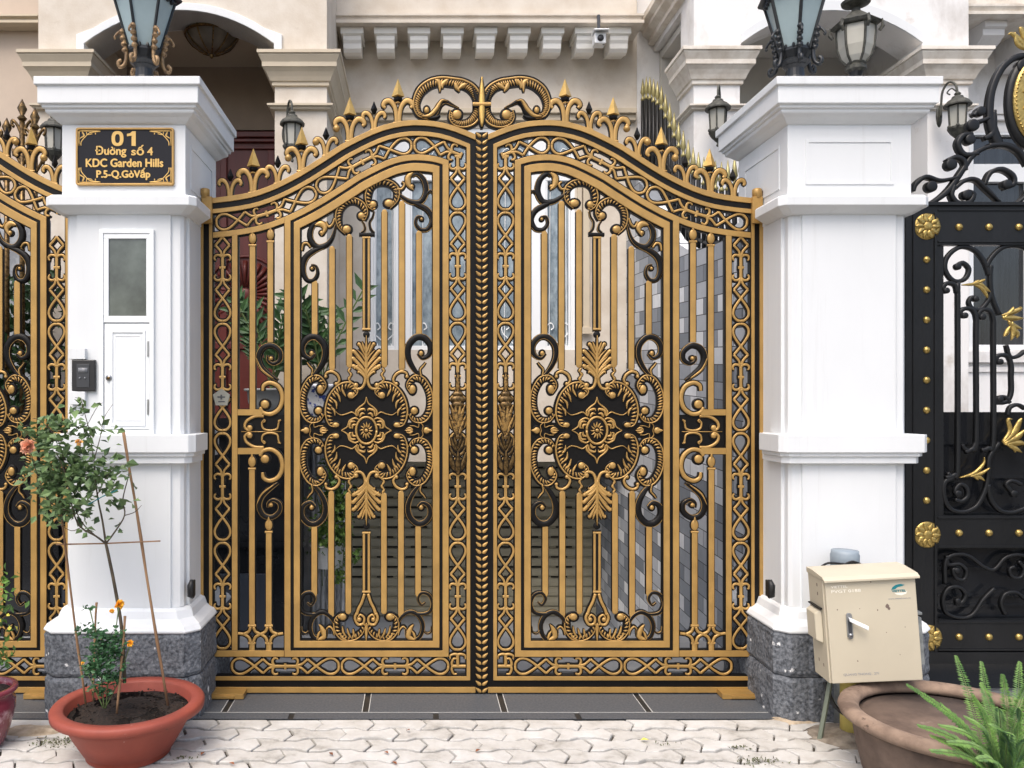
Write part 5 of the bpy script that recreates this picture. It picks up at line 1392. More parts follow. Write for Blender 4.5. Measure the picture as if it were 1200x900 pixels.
# ceiling lamp
cxl = X(248,6.54); t = thing('ceiling_lamp', 'dark bowl shaped ceiling lamp hanging in the arched porch', 'ceiling lamp', (cxl,6.54-DIST,4.5))
mb = MB(); mb.sm = True; prof = [(.205,4.499),(.205,4.485),(.19,4.45),(.15,4.40),(.09,4.36),(.03,4.335)]
mb.lathe(cxl, 6.54-DIST, prof, 24); mb.build('bowl', mat('amber_glass_dark', (92,84,74), rough=.3, var=.2), t)
mb = MB()
for k in range(10):
    a = 2*math.pi*k/10; mb.tube([(cxl+(r_+.003)*math.cos(a),6.54-DIST+(r_+.003)*math.sin(a),z_) for r_,z_ in prof], .006, 5)
mb.tube([(cxl+.207*math.cos(2*math.pi*i/24),6.54-DIST+.207*math.sin(2*math.pi*i/24),4.485) for i in range(25)], .012, 6); mb.ball((cxl,6.54-DIST,4.33),.018,1,1,1.6)
mb.build('ribs', BRONZE, t)
# security camera under the cornice
cx, cy, cz = W3(703,44,6.7); t = thing('security_camera', 'small white security camera under the beige cornice', 'security camera', (cx,cy,cz+.1))
mb = MB(); mb.loft([[(cx+sx*.048+.0,cy-.02,cz+sz*.045-.01) for sx,sz in ((-1,-1),(1,-1),(1,1),(-1,1))],[(cx+sx*.048+.03,cy+.22,cz+sz*.045+.05) for sx,sz in ((-1,-1),(1,-1),(1,1),(-1,1))]]); mb.build('housing', WHITE2, t, bevel=.01)
mb = MB(); mb.loft([[(cx+sx*.062,cy-.07,cz+.040+sz*.005) for sx,sz in ((-1,-1),(1,-1),(1,1),(-1,1))],[(cx+sx*.062+.03,cy+.2,cz+.105+sz*.005) for sx,sz in ((-1,-1),(1,-1),(1,1),(-1,1))]]); mb.build('sun_shield', WHITE2, t, bevel=.002)
mb = MB(); mb.sm = True; mb.tube([(cx,cy-.018,cz-.012),(cx,cy-.03,cz-.014)],.026,14); mb.build('lens', MIDGREY, t)
mb = MB(); mb.tube([(cx+.02,cy+.12,cz+.05),(cx+.02,cy+.14,cz+.25)],.014,8); mb.tube(cr([(cx+.03,cy+.02,cz-.05),(cx+.05,cy+.04,cz-.03),(cx+.05,cy+.1,cz+.06)],4),.004,5); mb.build('mount', MIDGREY, t)
# dark finials of the fence at far left
t = thing('finial_fence', 'dark bronze fleur topped railing behind the side gate at far left', 'fence', (X(30,5.0),5.0-DIST,0))
for k, (px, pt) in enumerate(((8,140),(26,118),(41,128),(-10,130))):
    x = X(px,5.0); y = 5.0-DIST; z1 = Z(pt,5.0); mb = MB(); mb.sm = True
    mb.tube([(x,y,1.2),(x,y,z1-.12)], .016, 8); mb.lathe(x,y,[(.012,z1-.13),(.03,z1-.11),(.012,z1-.09),(.030,z1-.05),(.002,z1+.01)],8)
    for g in (1,-1): mb.tube(cr([(x,y,z1-.22),(x+.03*g,y,z1-.15),(x+.06*g,y,z1-.12),(x+.062*g,y,z1-.15),(x+.05*g,y,z1-.16)],3),.010,6)
    for g in (1,-1): mb.tube(cr([(x,y,z1-.40),(x+.035*g,y,z1-.34),(x+.055*g,y,z1-.30),(x+.05*g,y,z1-.34)],3),.010,6)
    mb.build('fleur_post', BRONZE, t)
mb = MB(); mb.box(X(-60,5),X(60,5),5.0-DIST-.012,5.0-DIST+.012,1.9,1.94); mb.build('rail', BRONZE, t)
mb = MB(); mb.box(-3.6, X(52,5.6), 5.6-DIST, 5.6-DIST+.1, Z(470,5.6), Z(255,5.6)); mb.m = 1; mb.box(-3.6, X(70,5.6), 5.6-DIST-.02, 5.6-DIST+.1, -.3, Z(470,5.6)-.001); tag(mb.build('tiled_screen_wall', [mat('pale_screen_tile', (176,180,184), rough=.7, rgb2=(130,134,140), scale=7, contrast=(.4,.6)), DARKGLOSS]), 'pale stone wall on a black base behind the side gate', 'wall')

# ---------------------------------------------------------------- leaves and plants
def leaf_card(mb, p, dirv, l, w_, up=None, fold=.25):
    d_ = Vector(dirv).normalized(); up = up or Vector((random.uniform(-1,1),random.uniform(-1,1),random.uniform(.2,1)))
    s_ = d_.cross(up)
    if s_.length < .01: s_ = d_.cross(Vector((1,0,0)))
    s_.normalize(); n_ = s_.cross(d_); p = Vector(p)
    a = mb.v(*p); b = mb.v(*(p+d_*l*.45+s_*w_*.5+n_*w_*fold)); c = mb.v(*(p+d_*l)); e = mb.v(*(p+d_*l*.45-s_*w_*.5+n_*w_*fold)); m_ = mb.v(*(p+d_*l*.5))
    mb.face([a,b,m_]); mb.face([b,c,m_]); mb.face([c,e,m_]); mb.face([e,a,m_])
def rv(): return Vector((random.gauss(0,1),random.gauss(0,1),random.gauss(0,1))).normalized()
DP = 3.55; PX, PY = X(151,DP), DP-DIST
def pot_terra():
    t = thing('plant_pot', 'orange-red terracotta bowl with the rose bush in front of the address pillar', 'plant pot', (PX,PY,-.005))
    mb = MB(); mb.sm = True
    mb.lathe(PX,PY,[(.165,-.005),(.178,.004),(.176,.02),(.19,.03),(.232,.10),(.258,.15),(.268,.165),(.266,.175),(.274,.182),(.305,.185),(.320,.192),(.322,.216),(.314,.226),(.268,.226),(.262,.215),(.25,.16),(.20,.06),(.05,.05)],56)
    o = mb.build('bowl', TERRA, t)
    mb = MB(); n = 30; rings = []
    for k in range(8):
        r_ = .256*(1-k/7)+.005; rings.append([(PX+r_*math.cos(2*math.pi*i/n),PY+r_*math.sin(2*math.pi*i/n),.178+.02*noise.noise(Vector((r_*math.cos(2*math.pi*i/n)*12,r_*math.sin(2*math.pi*i/n)*12,k*.1)))+.012*(1-r_/.256)) for i in range(n)])
    mb.sm = True; mb.loft(rings); mb.build('soil', SOIL, t)
    mb = MB()
    for k in range(260):
        a = random.uniform(0,6.28); r_ = .245*math.sqrt(random.random()); s_ = random.uniform(.002,.006); mb.ball((PX+r_*math.cos(a),PY+r_*math.sin(a),.186+random.uniform(0,.008)), s_, 1,1.3,.7, 5, 4)
    tag(mb.build('mulch', SOIL, t), kind='stuff')
pot_terra()
def inpot(px, py): # point on the soil for stakes
    return W3(px,py,DP)
stake_l = []
for k,(a,b,dd,r0,lab) in enumerate((((145,506),(198,836),3.62,.0068,'tall leaning cane on the right side of the rose bush'),((66,560),(100,826),3.60,.0055,'long cane leaning left through the rose bush foliage'),((113,706),(109,822),3.62,.0052,'short upright cane left in the terracotta bowl'),((147,722),(137,836),3.46,.0056,'short cane right of the small yellow rose'))):
    mb = MB(); mb.sm = True; p0 = Vector(W3(*a,dd)); p1 = Vector(W3(*b,dd-.02)); pts = [p0.lerp(p1,i/8)+Vector((random.uniform(-.002,.002),0,0)) for i in range(9)]
    mb.tube([tuple(p) for p in pts], [r0*(.85+.25*(i%3==0)) for i in range(9)], 7)
    tag(mb.build('cane_stake', WOODST), lab, 'stake')
mb = MB(); mb.tube([W3(66,638,3.60),W3(120,637,3.585),W3(188,634,3.60)], .0035, 6); tag(mb.build('cane_crossbar', WOODST), 'thin horizontal cane tied across the rose stem', 'stake')
def rose():
    t = thing('rose_bush', 'tall leggy rose bush with one peach bloom in the terracotta bowl', 'rose bush', (X(140,3.58),3.58-DIST,.2))
    d_ = 3.58; mb = MB(); mb.sm = True
    def br(l, r0, r1, dz=0):
        pts = cr([W3(x,y,d_+ (dz*(i/(len(l)-1)))) for i,(x,y) in enumerate(l)],4); n=len(pts); mb.tube(pts, [r0+(r1-r0)*i/(n-1) for i in range(n)], 6)
    br([(146,800),(143,740),(135,690),(128,655),(124,637)], .0085, .0065)
    br([(124,637),(120,610),(114,580),(110,540),(105,505)], .0052, .002, .05); br([(124,637),(112,628),(95,618),(86,600),(78,560),(66,530)], .0048, .002, -.08)
    br([(124,637),(134,624),(146,604),(144,585),(150,560),(152,545)], .0042, .002, .05); br([(112,628),(96,612),(88,590),(96,560),(94,520),(112,480),(120,472)], .003, .0012, .1)
    br([(86,600),(60,590),(45,560),(36,530)], .003, .0015, -.12); br([(110,540),(118,510),(122,490),(132,474)], .0025, .001, .04); br([(105,505),(98,480),(95,468),(88,466)], .0022, .001, -.02)
    br([(78,560),(70,520),(50,495),(38,490)], .0025, .001, -.1); br([(114,580),(124,560),(135,545)], .0022, .001, -.06); br([(146,604),(158,600),(166,592)], .0022, .001); br([(95,618),(84,622),(70,615)], .0022, .001, -.05)
    mb.build('stems', BARK, t)
    mb = MB()
    blobs = [(62,520,24,26,110),(50,550,20,18,60),(80,545,22,24,130),(72,580,26,22,120),(88,600,20,16,60),(92,560,24,24,90),(105,555,22,24,90),(62,600,16,14,40),(120,545,20,18,60),(130,560,18,14,40),(98,505,16,12,34),(92,480,10,9,18),(115,500,12,14,18),(133,505,10,8,10),(125,570,18,14,38),(145,588,10,8,12),(130,592,12,8,16),(45,510,16,12,40),(30,500,8,6,10),(153,560,8,8,8),(158,590,5,8,6),(108,478,5,5,4),(133,618,10,7,9),(100,625,8,6,8),(28,560,8,8,8),(75,500,20,14,50),(56,570,18,18,60),(150,545,12,8,8)]
    for (bx_,by,rx,ry,n) in blobs:
        for k in range(int(n*(.85 if bx_ < 95 else .6))):
            px, py = bx_+random.gauss(0,rx*.55), by+random.gauss(0,ry*.55); dd = d_+random.gauss(0,.075)
            p = Vector(W3(px,py,dd)); dr = rv(); dr.z = dr.z*.6-.15; l = random.uniform(.028,.056)
            leaf_card(mb, p, dr, l, l*.68)
    o = mb.build('leaves', ROSELEAF, t); tag(o, kind='stuff')
    mb = MB(); mb.sm = False
    def bloom(px,py,dd,r_,n=26):
        c = Vector(W3(px,py,dd))
        for k in range(n):
            v_ = rv(); v_.y = -abs(v_.y)*.8; leaf_card(mb, c+v_*r_*.15, v_+rv()*.3, r_*random.uniform(.7,1.1), r_*1.0, fold=.35)
    bloom(33,523,3.44,.033,60); mb.build('bloom', PEACH, t)
    mb = MB(); bloom(93,518,3.5,.017,24); mb.build('bud', mat('orange_petal',(240,190,110),rough=.6), t)
    mb = MB(); mb.tube([W3(102,592,3.52),W3(120,582,3.50),W3(138,574,3.52)], .0025, 5); mb.build('tie_string', TEAL, t)
rose()
def small_rose():
    t = thing('small_rose', 'small bushy rose with yellow blooms in the terracotta bowl', 'rose bush', (X(120,3.45),3.45-DIST,.19))
    mb = MB(); mb.sm = True
    for l in ([(122,830),(118,790),(112,745),(105,712)],[(124,830),(128,790),(134,750),(139,712)],[(123,830),(138,800),(146,775),(152,757)],[(121,830),(108,800),(100,785),(96,780)]):
        mb.tube(cr([W3(x,y,3.47+.01*i) for i,(x,y) in enumerate(l)],4), .0025, 5)
    mb.build('stems', STEM, t)
    mb = MB()
    for (bx_,by,rx,ry,n) in ((122,755,16,12,170),(120,775,18,14,220),(128,795,14,10,120),(106,785,10,9,70),(110,740,10,8,60),(135,765,10,14,90),(102,713,5,3,10),(95,738,6,4,14),(118,810,12,6,50),(140,745,6,8,30)):
        for k in range(n):
            p = Vector(W3(bx_+random.gauss(0,rx*.55),by+random.gauss(0,ry*.55),3.46+random.gauss(0,.04))); dr = rv(); dr.z = abs(dr.z)*.4-.1; l = random.uniform(.018,.032); leaf_card(mb,p,dr,l,l*.6)
    tag(mb.build('leaves', BUSHLEAF, t), kind='stuff')
    for (px,py,r_) in ((140,708,.024),(152.5,754,.018),(131,716,.012),(97,777,.008),(118,748,.006)):
        mb = MB(); c = Vector(W3(px,py,3.43))
        for k in range(34):
            v_ = rv(); leaf_card(mb, c+v_*r_*.1, v_, r_*random.uniform(.7,1), r_*.9, fold=.3)
        mb.build('bloom', YELLOW, t)
small_rose()
# maroon glazed pot at the left edge, with its plant
px_, dd = -22, 3.62; cx, cy = X(px_,dd), dd-DIST
t = thing('plant_pot', 'maroon glazed pot cut by the left picture edge', 'plant pot', (cx,cy,0))
mb = MB(); mb.sm = True; mb.lathe(cx,cy,[(.08,-.004),(.095,.01),(.12,.08),(.140,.16),(.140,.20),(.128,.225),(.140,.235),(.150,.245),(.148,.262),(.128,.262),(.125,.24),(.12,.2)],40); mb.build('body', MAGENTA, t)
mb = MB(); mb.lathe(cx,cy,[(.128,.22),(.127,.235),(.002,.245)],20); mb.build('soil', SOIL, t)
t = thing('potted_shrub', 'leafy shrub with yellow tips growing in the maroon pot', 'shrub', (cx,cy,.24)); mb = MB(); mb.sm = True
for k in range(5): mb.tube(cr([(cx,cy,.24),(cx+random.uniform(-.05,.05),cy,.4),(cx+random.uniform(-.12,.12),cy-.03,.66)],4), .003, 5)
mb.build('stems', STEM, t); mb = MB()
for k in range(420):
    z_ = random.uniform(.33,.78); p = (cx+random.gauss(0,.06),cy+random.gauss(0,.06),z_); dr = rv(); l = random.uniform(.025,.05); leaf_card(mb,p,dr,l,l*.55)
tag(mb.build('leaves', FERNLEAF, t), kind='stuff'); mb = MB()
for k in range(26):
    p = (cx+.08+random.gauss(0,.035),cy-.03+random.gauss(0,.03),random.uniform(.5,.72)); l = random.uniform(.015,.03); leaf_card(mb,p,rv(),l,l*.8)
tag(mb.build('flowers', LIME, t), kind='stuff')
# big brown clay pot
dd = 3.28; RR = .42; cx, cy = X(998,dd)+RR, dd-DIST
t = thing('plant_pot', 'big weathered brown clay pot at the lower right', 'plant pot', (cx,cy,0))
mb = MB(); mb.sm = True; mb.lathe(cx,cy,[(.32,-.004),(.335,.01),(.36,.12),(.372,.20),(.378,.225)],64); mb.lathe(cx,cy,[(.335,.232),(.315,.12),(.27,.03),(.02,.02)],64); mb.build('body', CLAY, t)
mb = MB(); mb.sm = True; rings = []
for i in range(65):
    a = 2*math.pi*i/64; wob = .004*noise.noise(Vector((math.cos(a)*2,math.sin(a)*2,0)))
    rings.append([(cx+(.383+wob+.042*math.cos(b)*(1 if math.cos(b)>0 else .95))*math.cos(a), cy+(.383+wob+.042*math.cos(b))*math.sin(a), .252+.028*math.sin(b)) for b in [2*math.pi*j/12 for j in range(12)]])
mb.loft(rings); mb.build('rim', CLAYRIM, t)
def fern():
    dd = 2.78; bx_, by = X(1178,dd), dd-DIST; t = thing('fern', 'bright green fern fronds arching over the brown clay pot', 'fern', (bx_,by,0))
    mb = MB(); mb.sm = True; mb.lathe(bx_,by,[(.07,-.004),(.10,.12),(.115,.125),(.115,.15),(.10,.15),(.09,.13)],24); mb.build('fern_pot', TERRA, t)
    tips = [((1120,768),3.15,.03),((1062,802),2.85,.05),((1080,815),2.9,.04),((1150,800),3.0,.05),((1175,790),2.9,.05),((1205,800),2.8,.06),((1100,850),2.65,.06),((1130,840),2.7,.07),((1195,830),2.7,.07),((1225,830),2.8,.06),((1160,850),2.6,.08),((1090,880),2.55,.04),((1140,815),2.8,.06),((1110,870),2.6,.06),((1185,860),2.55,.07),((1090,862),2.75,.03),((1145,890),2.5,.05),((1170,830),2.6,.09),((1210,865),2.6,.06),((1150,775),3.2,.03),((1195,775),3.1,.05),((1075,850),2.75,.05)]
    for (tp,d2,arch) in tips:
        mb = MB(); a = Vector((bx_+random.uniform(-.03,.03),by+random.uniform(-.03,.03),.14)); b = Vector(W3(*tp,d2)); m_ = a.lerp(b,.55)+Vector((0,0,arch+.03)); q = a.lerp(b,.2)+Vector((0,0,arch+.02))
        pts = [Vector(p) for p in cr([tuple(a),tuple(q),tuple(m_),tuple(b)],12)]; n = len(pts)
        mb.m = 1; mb.tube([tuple(p) for p in pts], [.0022*(1-.6*i/(n-1)) for i in range(n)], 5)
        mb.m = 0
        for i in range(3,n-1):
            for h in (0,.5):
                p0 = pts[i].lerp(pts[i+1],h); tg = (pts[i+1]-pts[i]).normalized(); sd_ = tg.cross(Vector((0,-.5,1))).normalized(); l = .027*math.sin(math.pi*min(.98,.12+.86*(i+h)/n))*random.uniform(.8,1.15)+.003
                for g in (1,-1): leaf_card(mb, p0, sd_*g+tg*.35+Vector((0,0,-.12))+rv()*.1, l, .0082, up=Vector((0,-.6,1)), fold=.2)
        mb.build('frond', [FERNLEAF, STEM], t)
fern()
# plants behind the gate
def plant_pot_small(px, pyb, dd, r_, h, m, label):
    cx, cy, z_ = X(px,dd), dd-DIST, Z(pyb,dd); t = thing('flower_pot', label, 'plant pot', (cx,cy,z_)); mb = MB(); mb.sm = True
    mb.lathe(cx,cy,[(r_*.7,z_),(r_*.95,z_+h*.5),(r_,z_+h*.9),(r_*1.12,z_+h*.92),(r_*1.12,z_+h),(r_*.9,z_+h),(r_*.85,z_+h*.9)],24); mb.build('body', m, t); return cx,cy,z_+h
def zz(cx, cy, cz, n, spread, hh, label, leaf=DARKLEAF):
    t = thing('potted_plant', label, 'plant', (cx,cy,cz))
    for k in range(n):
        mb = MB(); a = random.uniform(0,6.28); e = Vector((math.cos(a)*spread*random.uniform(.4,1),math.sin(a)*spread*.5,hh*random.uniform(.7,1.05)))
        b = Vector((cx,cy,cz)); pts = [b + Vector((e.x*(i/9)**1.4,e.y*(i/9)**1.4,e.z*(i/9))) for i in range(10)]
        mb.m = 1; mb.tube([tuple(p) for p in pts], .006, 5); mb.m = 0
        for i in range(3,10):
            tg = (pts[i]-pts[i-1]).normalized(); sd_ = tg.cross(Vector((0,-1,.2))).normalized()
            for g in (1,-1): leaf_card(mb, pts[i], sd_*g+tg*.9+rv()*.15, .15*random.uniform(.8,1.1), .050, up=Vector((0,-1,.3)), fold=.2)
        mb.build('frond', [leaf, STEM], t)
p = plant_pot_small(318,487,5.75,.17,.19,mat('pale_grey_glaze',(168,170,168),rough=.5,var=.1),'pale grey pot on the porch ledge behind the left leaf'); zz(p[0],p[1],p[2]-.03,9,.36,.62,'dark green feathery plant in the pale grey pot on the porch ledge')
p = plant_pot_small(378,500,5.75,.15,.30,BLUEW,'blue and white china pot beside the porch column'); zz(p[0],p[1],p[2]-.03,9,.34,.68,'dark green plant in the blue and white pot')
mb = MB(); cx, cy = X(378,5.75), 5.75-DIST; mb.box(X(357.5,5.6),cx+.17,cy-.16,cy+.16,Z(512,5.75),Z(500,5.75)-.0005); tag(mb.build('pot_shelf', DARKGLOSS), 'black shelf under the blue and white pot', 'shelf')
# corrugated sheet, hanging vine
mb = MB(); d2 = 6.08; n = 36; xs = [X(357,d2)+(X(404,d2)-X(357,d2))*i/n for i in range(n+1)]
A = [mb.v(x,d2-DIST+.018*math.sin(i*math.pi/2.2),-.8) for i,x in enumerate(xs)]; B = [mb.v(x,d2-DIST+.018*math.sin(i*math.pi/2.2),Z(515,d2)) for i,x in enumerate(xs)]
mb.sm = True
for i in range(n): mb.face([A[i],A[i+1],B[i+1],B[i]])
o = mb.build('corrugated_sheet', mat('weathered_fibre_cement', (236,238,240), rough=.8, rgb2=(150,152,156), scale=10, contrast=(.35,.65), stretch=(3,1,.6))); m_ = o.modifiers.new('thickness','SOLIDIFY'); m_.thickness = .006
tag(o, 'weathered grey corrugated sheet behind the hanging vine', 'sheet')
t = thing('hanging_vine', 'leafy green vine spilling from a white pot before the corrugated sheet', 'vine', (X(388,5.82),5.82-DIST,Z(540,5.82)))
mb = MB(); mb.lathe(X(384,5.86),5.86-DIST,[(.10,Z(664,5.86)),(.12,Z(640,5.86)),(.13,Z(640,5.86)+.01),(.11,Z(640,5.86)+.012)],20); mb.build('pot', WHITE, t)
mb = MB()
for k in range(8):
    x0 = 374+random.uniform(0,34); mb.tube(cr([W3(x0,545,5.86),W3(x0+random.uniform(-6,6),600,5.82),W3(x0+random.uniform(-8,8),random.uniform(640,690),5.82)],4), .003, 5)
mb.tube([W3(372,585,5.82),W3(386,640,5.82)], .004, 5)
mb.build('stems', STEM, t); mb = MB()
for (bx_,by,rx,ry,n) in ((388,560,14,18,260),(396,590,12,22,280),(384,620,14,22,240),(402,630,8,20,140),(398,670,7,14,60),(412,650,10,10,40),(378,640,8,14,50)):
    for k in range(n):
        pq = W3(bx_+random.gauss(0,rx*.6),by+random.gauss(0,ry*.6),5.82+random.gauss(0,.08)); l = random.uniform(.03,.055); dr = rv(); dr.z -= .4; leaf_card(mb,pq,dr,l,l*.65)
tag(mb.build('leaves', VINELEAF, t), kind='stuff')
# greenery seen through the side gate
t = thing('shade_plant', 'broad leaved dark plant growing behind the side gate at left', 'plant', (X(40,5.2),5.2-DIST,0))
mb = MB(); mb.tube([W3(45,800,5.2),W3(40,500,5.2),W3(46,330,5.2)], .012, 6); mb.build('stem', BARK, t); mb = MB()
for k in range(420):
    pq = W3(30+random.gauss(0,26),random.uniform(320,480),5.2+random.gauss(0,.12)); l = random.uniform(.06,.13); leaf_card(mb,pq,rv(),l,l*.45)
tag(mb.build('leaves', DARKLEAF, t), kind='stuff')

# ---------------------------------------------------------------- cream electrical cabinet
def cabinet():
    t = thing('electrical_cabinet', 'tilted cream metal electrical cabinet with a lever handle by the right pillar', 'cabinet', (0,0,0))
    w_, h_, dp = .392, .466, .165
    mb = MB(); mb.box(0,w_,.004,dp,0,h_-.004); body = mb.build('body', CREAM, t, bevel=.003)
    mb = MB(); mb.box(.006,w_-.004,-.012,.0035,.004,h_-.006); dr = mb.build('door', CREAM, t, bevel=.003)
    mb = MB(); prof = [(-.030,h_-.012),(-.030,h_-.002),(-.010,h_+.010),(dp*.6,h_+.022),(dp+.003,h_+.022),(dp+.003,h_-.003),(-.026,h_-.003)]
    a = [mb.v(-.004,y,z) for y,z in prof]; b = [mb.v(w_+.008,y,z) for y,z in prof]; mb.face(a); mb.face(b[::-1])
    for i in range(len(prof)): mb.face([a[i],a[(i+1)%len(prof)],b[(i+1)%len(prof)],b[i]])
    mb.build('lid', CREAM, t, bevel=.002)
    mb = MB(); mb.loft([[(-.001,.03,.09*1+.08),(-.001,dp-.02,.17),(-.001,dp-.02,.32),(-.001,.03,.32)],[(-.03,.03+.01,.185),(-.03,dp-.03,.185),(-.03,dp-.03,.305),(-.03,.04,.305)]]); mb.build('side_box', CREAM, t, bevel=.004)
    mb = MB(); mb.box(-.012,-.001,.02,dp-.01,.325,.331); mb.build('side_slot', RUBBER, t)
    mb = MB(); mb.prism(rrect(.083,.107,.20,.315,.0115,6), -.020, -.0125); hp = mb.build('handle_plate', STEEL, dr, bevel=.001)
    mb = MB(); mb.prism(rrect(.088,.102,.225,.295,.006,4), -.0215, -.0203); mb.build('handle_slot', MIDGREY, hp)
    mb = MB(); mb.sm = True; mb.tube([(.095,-.0205,.218),(.095,-.026,.218)], .008, 14); mb.build('keyhole', STEEL, hp)
    mb = MB(); mb.loft([[(.088,-.022,.300),(.088,-.036,.300),(.092,-.036,.280),(.092,-.022,.280)],[(.160,-.045,.262),(.160,-.055,.262),(.158,-.055,.244),(.158,-.045,.244)]]); mb.build('lever', WHITE2, hp, bevel=.002)
    # printed marks
    text_mesh('printed_text', 'QUANG THONG . 271', .055,.205,.035,.047,-.0122,INK,dr,bold=.0,depth=.0006)
    text_mesh('printed_text', 'VIETTEL', .285,.345,.395,.405,-.0128,TEAL,dr,bold=.03,depth=.0007)
    text_mesh('printed_text', 'VIETTEL', .03,.10,.425,.436,-.0122,INKW,dr,bold=.01,depth=.0006)
    text_mesh('printed_text', 'PVGT 0188', .03,.155,.404,.417,-.0122,INKW,dr,bold=.01,depth=.0006)
    text_mesh('printed_text', 'www.viettel.com.vn', .268,.362,.364,.370,-.0122,INK,dr,bold=.0,depth=.0006)
    mb = MB(); pts = [(.284,.406),(.290,.418),(.305,.427),(.325,.430),(.342,.425),(.330,.420),(.312,.417),(.300,.408)]; mb.prism(pts, -.0128, -.0118); mb.build('printed_swoosh', TEAL, dr)
    mb = MB(); mb.prism([(.295,.392),(.335,.392),(.350,.398),(.345,.386),(.325,.380),(.305,.384)], -.0124, -.0118); mb.build('printed_shadow', INKW, dr)
    rc = mat('rust_chip',(120,104,96),rough=.8)
    for (x,z,s_) in ((.262,.335,.009),(.268,.325,.007),(.22,.32,.003),(.145,.33,.002),(.20,.445,.003),(.33,.24,.002),(.25,.22,.002),(.12,.10,.003),(.30,.12,.002),(.05,.33,.003)):
        mb = MB(); mb.prism([(x+s_*math.cos(k*math.pi/4)*random.uniform(.7,1.2),z+s_*math.sin(k*math.pi/4)*random.uniform(.8,1.3)) for k in range(8)], -.0126, -.0119); mb.build('paint_chip', rc, dr)
    for (y,z) in ((.06,.42),(.06,.38),(.05,.06),(.1,.07)):
        mb = MB(); mb.box(-.0008,-.0002,y,y+.008,z,z+.014); mb.build('rust_spot', rc, body)

    mb = MB(); mb.box(w_+.001,w_+.040,.05,.085,.05,.26); mb.box(w_+.001,w_+.03,.02,dp,.28,.292); mb.build('mounting_bracket', GALV, t, bevel=.002)
    for (x,y,dx) in ((.05,.10,-.08),(.33,.12,.03)):
        mb = MB(); mb.tube([(x,y,.02),(x+dx,y,-.30)], .012, 5); mb.build('leg', mat('greenish_steel',(110,118,104),rough=.6), t)
    dd = 3.60; t.location = (X(976,dd)-.012, dd-DIST, Z(803,dd)+.006); t.rotation_euler = (0, R(-4.2), R(-5))
    return t
cab = cabinet()
# cable conduit pipe with grey cap behind the cabinet, yellow sleeve, cables
cx, cy = X(990,3.86), 3.86-DIST-.0
t = thing('conduit_pipe', 'grey capped conduit pipe standing behind the cream cabinet', 'pipe', (cx,cy,0))
mb = MB(); mb.sm = True; mb.lathe(cx,cy,[(.048,0),(.048,Z(660,3.86))],20); mb.build('pipe', GALV, t)
mb = MB(); mb.sm = True; mb.lathe(cx,cy,[(.052,Z(666,3.86)),(.062,Z(664,3.86)),(.064,Z(650,3.86)),(.060,Z(648,3.86)),(.060,Z(645,3.86)),(.01,Z(644.5,3.86))],28); mb.build('cap', PVC, t)
mb = MB(); mb.tube(cr([W3(958,668,3.75),W3(970,660,3.78),W3(990,661,3.78),W3(1006,660,3.78),W3(1012,666,3.76)],5), .0055, 6); mb.tube(cr([W3(985,664,3.77),W3(998,658,3.77),W3(1008,661,3.76)],5), .005, 6); mb.build('cable', RUBBER, t)
cx, cy = X(998,3.74), 3.74-DIST
t = thing('yellow_pipe', 'short yellow pipe rising under the cream cabinet', 'pipe', (cx,cy,0))
mb = MB(); mb.sm = True; mb.lathe(cx,cy,[(.049,-.02),(.049,.30)],24); mb.build('pipe', YELLOWP, t)
mb = MB(); mb.tube(cr([(cx-.12,cy+.01,.24),(cx-.09,cy-.03,.14),(cx-.02,cy-.06,.10),(cx+.03,cy-.06,.13)],5), .009, 6); mb.build('cable', RUBBER, t)
mb = MB(); mb.sm = True; n = 26; rings = []
for k in range(7):
    r_ = .20*(1-k/6.5); rings.append([(cx+.03+r_*1.2*math.cos(2*math.pi*i/n)*(1+.15*noise.noise(Vector((math.cos(2*math.pi*i/n),math.sin(2*math.pi*i/n),k*.3)))),cy-.01+r_*math.sin(2*math.pi*i/n)*.9,-.012+.045*(k/6)**.7+.008*noise.noise(Vector((i*.6,k*.9,0)))) for i in range(n)])
mb.loft(rings); tag(mb.build('mortar_mound', mat('rough_mortar',(150,140,126),rough=.95,rgb2=(110,100,88),scale=18,bump=.8,bscale=50)), 'rough mortar mound around the yellow pipe', 'mortar')
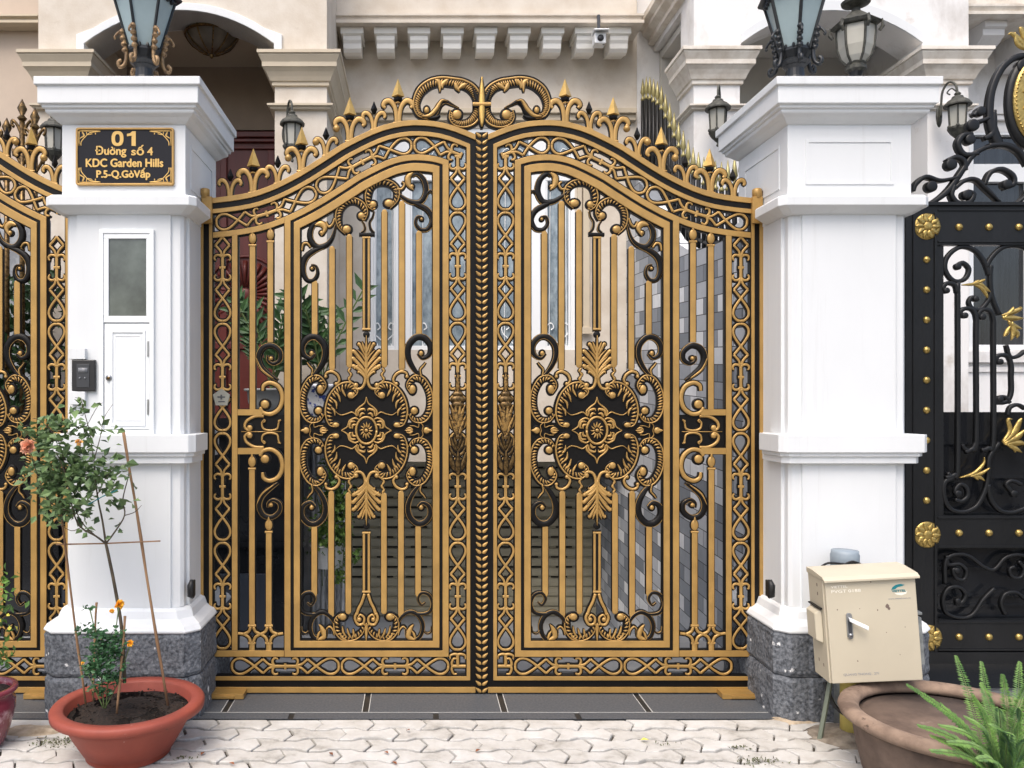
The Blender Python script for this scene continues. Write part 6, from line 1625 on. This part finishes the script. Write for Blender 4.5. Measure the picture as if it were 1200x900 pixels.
# mortar smears and debris at the pillar feet
for (px,py,rx,ry,lab) in ((190,846,.16,.07,'rough mortar patch at the foot of the address pillar'),(40,855,.20,.08,'sandy mortar patch left of the terracotta bowl'),(930,842,.13,.06,'dusty mortar patch at the foot of the right pillar')):
    dd = EYE*F/(py-VY); cx, cy = X(px,dd), dd-DIST; mb = MB(); mb.sm = True; n = 30; rings = []
    for k in range(6):
        f_ = 1-k/5.5; rings.append([(cx+rx*f_*math.cos(2*math.pi*i/n)*(1+.3*noise.noise(Vector((math.cos(2*math.pi*i/n)*1.5+px,math.sin(2*math.pi*i/n)*1.5,0)))),cy+ry*f_*math.sin(2*math.pi*i/n)*(1+.3*noise.noise(Vector((math.cos(2*math.pi*i/n)*1.5,math.sin(2*math.pi*i/n)*1.5+px,3)))),-.008+.016*(k/5)**.6+.005*noise.noise(Vector((i*.7,k,px)))) for i in range(n)])
    mb.loft(rings); tag(mb.build('mortar_patch', mat('sandy_mortar',(196,180,158),rough=.95,rgb2=(150,134,112),scale=14,bump=.7,bscale=45)), lab, 'mortar')
# dry leaves and weeds on the pavers
spots = [(450,882,'tiny brown leaf on the pavers below the left leaf'),(557,882,'tiny brown leaf on the pavers below the gate centre'),(235,886,'curled brown leaf on the pavers right of the terracotta bowl'),(465,897,'brown leaf at the bottom picture edge'),(275,897,'brown leaf at the bottom edge beside the bowl'),(390,886,'small brown leaf between bowl and gate centre'),(476,857,'small reddish leaf near the threshold')]
for (px,py,lab) in spots:
    dd = EYE*F/(py-VY); mb = MB(); p = (X(px,dd),dd-DIST,.004); leaf_card(mb,p,(random.uniform(-1,1),random.uniform(-1,1),.1),.03,.018,up=Vector((0,0,1))); tag(mb.build('dry_leaf', DRYLEAF), lab, 'leaf', 'fallen leaves on the pavement')
dd = EYE*F/(868-VY); mb = MB(); leaf_card(mb,(X(750,dd),dd-DIST,.004),(1,-.2,.1),.04,.022,up=Vector((0,0,1))); tag(mb.build('yellow_leaf', LIME), 'yellow green leaf on the pavers below the right leaf', 'leaf', 'fallen leaves on the pavement')
mb = MB()
for (px,py,n,s_) in ((892,892,90,.05),(70,868,60,.06),(868,876,30,.03),(215,888,24,.03),(780,872,16,.03),(60,872,60,.05)):
    dd = EYE*F/(py-VY); 
    for k in range(n): leaf_card(mb,(X(px,dd)+random.gauss(0,s_),dd-DIST+random.gauss(0,s_*.4),-.002),Vector((random.gauss(0,.7),random.gauss(0,.7),.6)),random.uniform(.008,.018),.006)
tag(mb.build('weeds', mat('weed_green',(104,116,74),rough=.8,rgb2=(70,64,44),scale=40)), 'small weeds sprouting from the paver joints', 'weeds', kind='stuff')
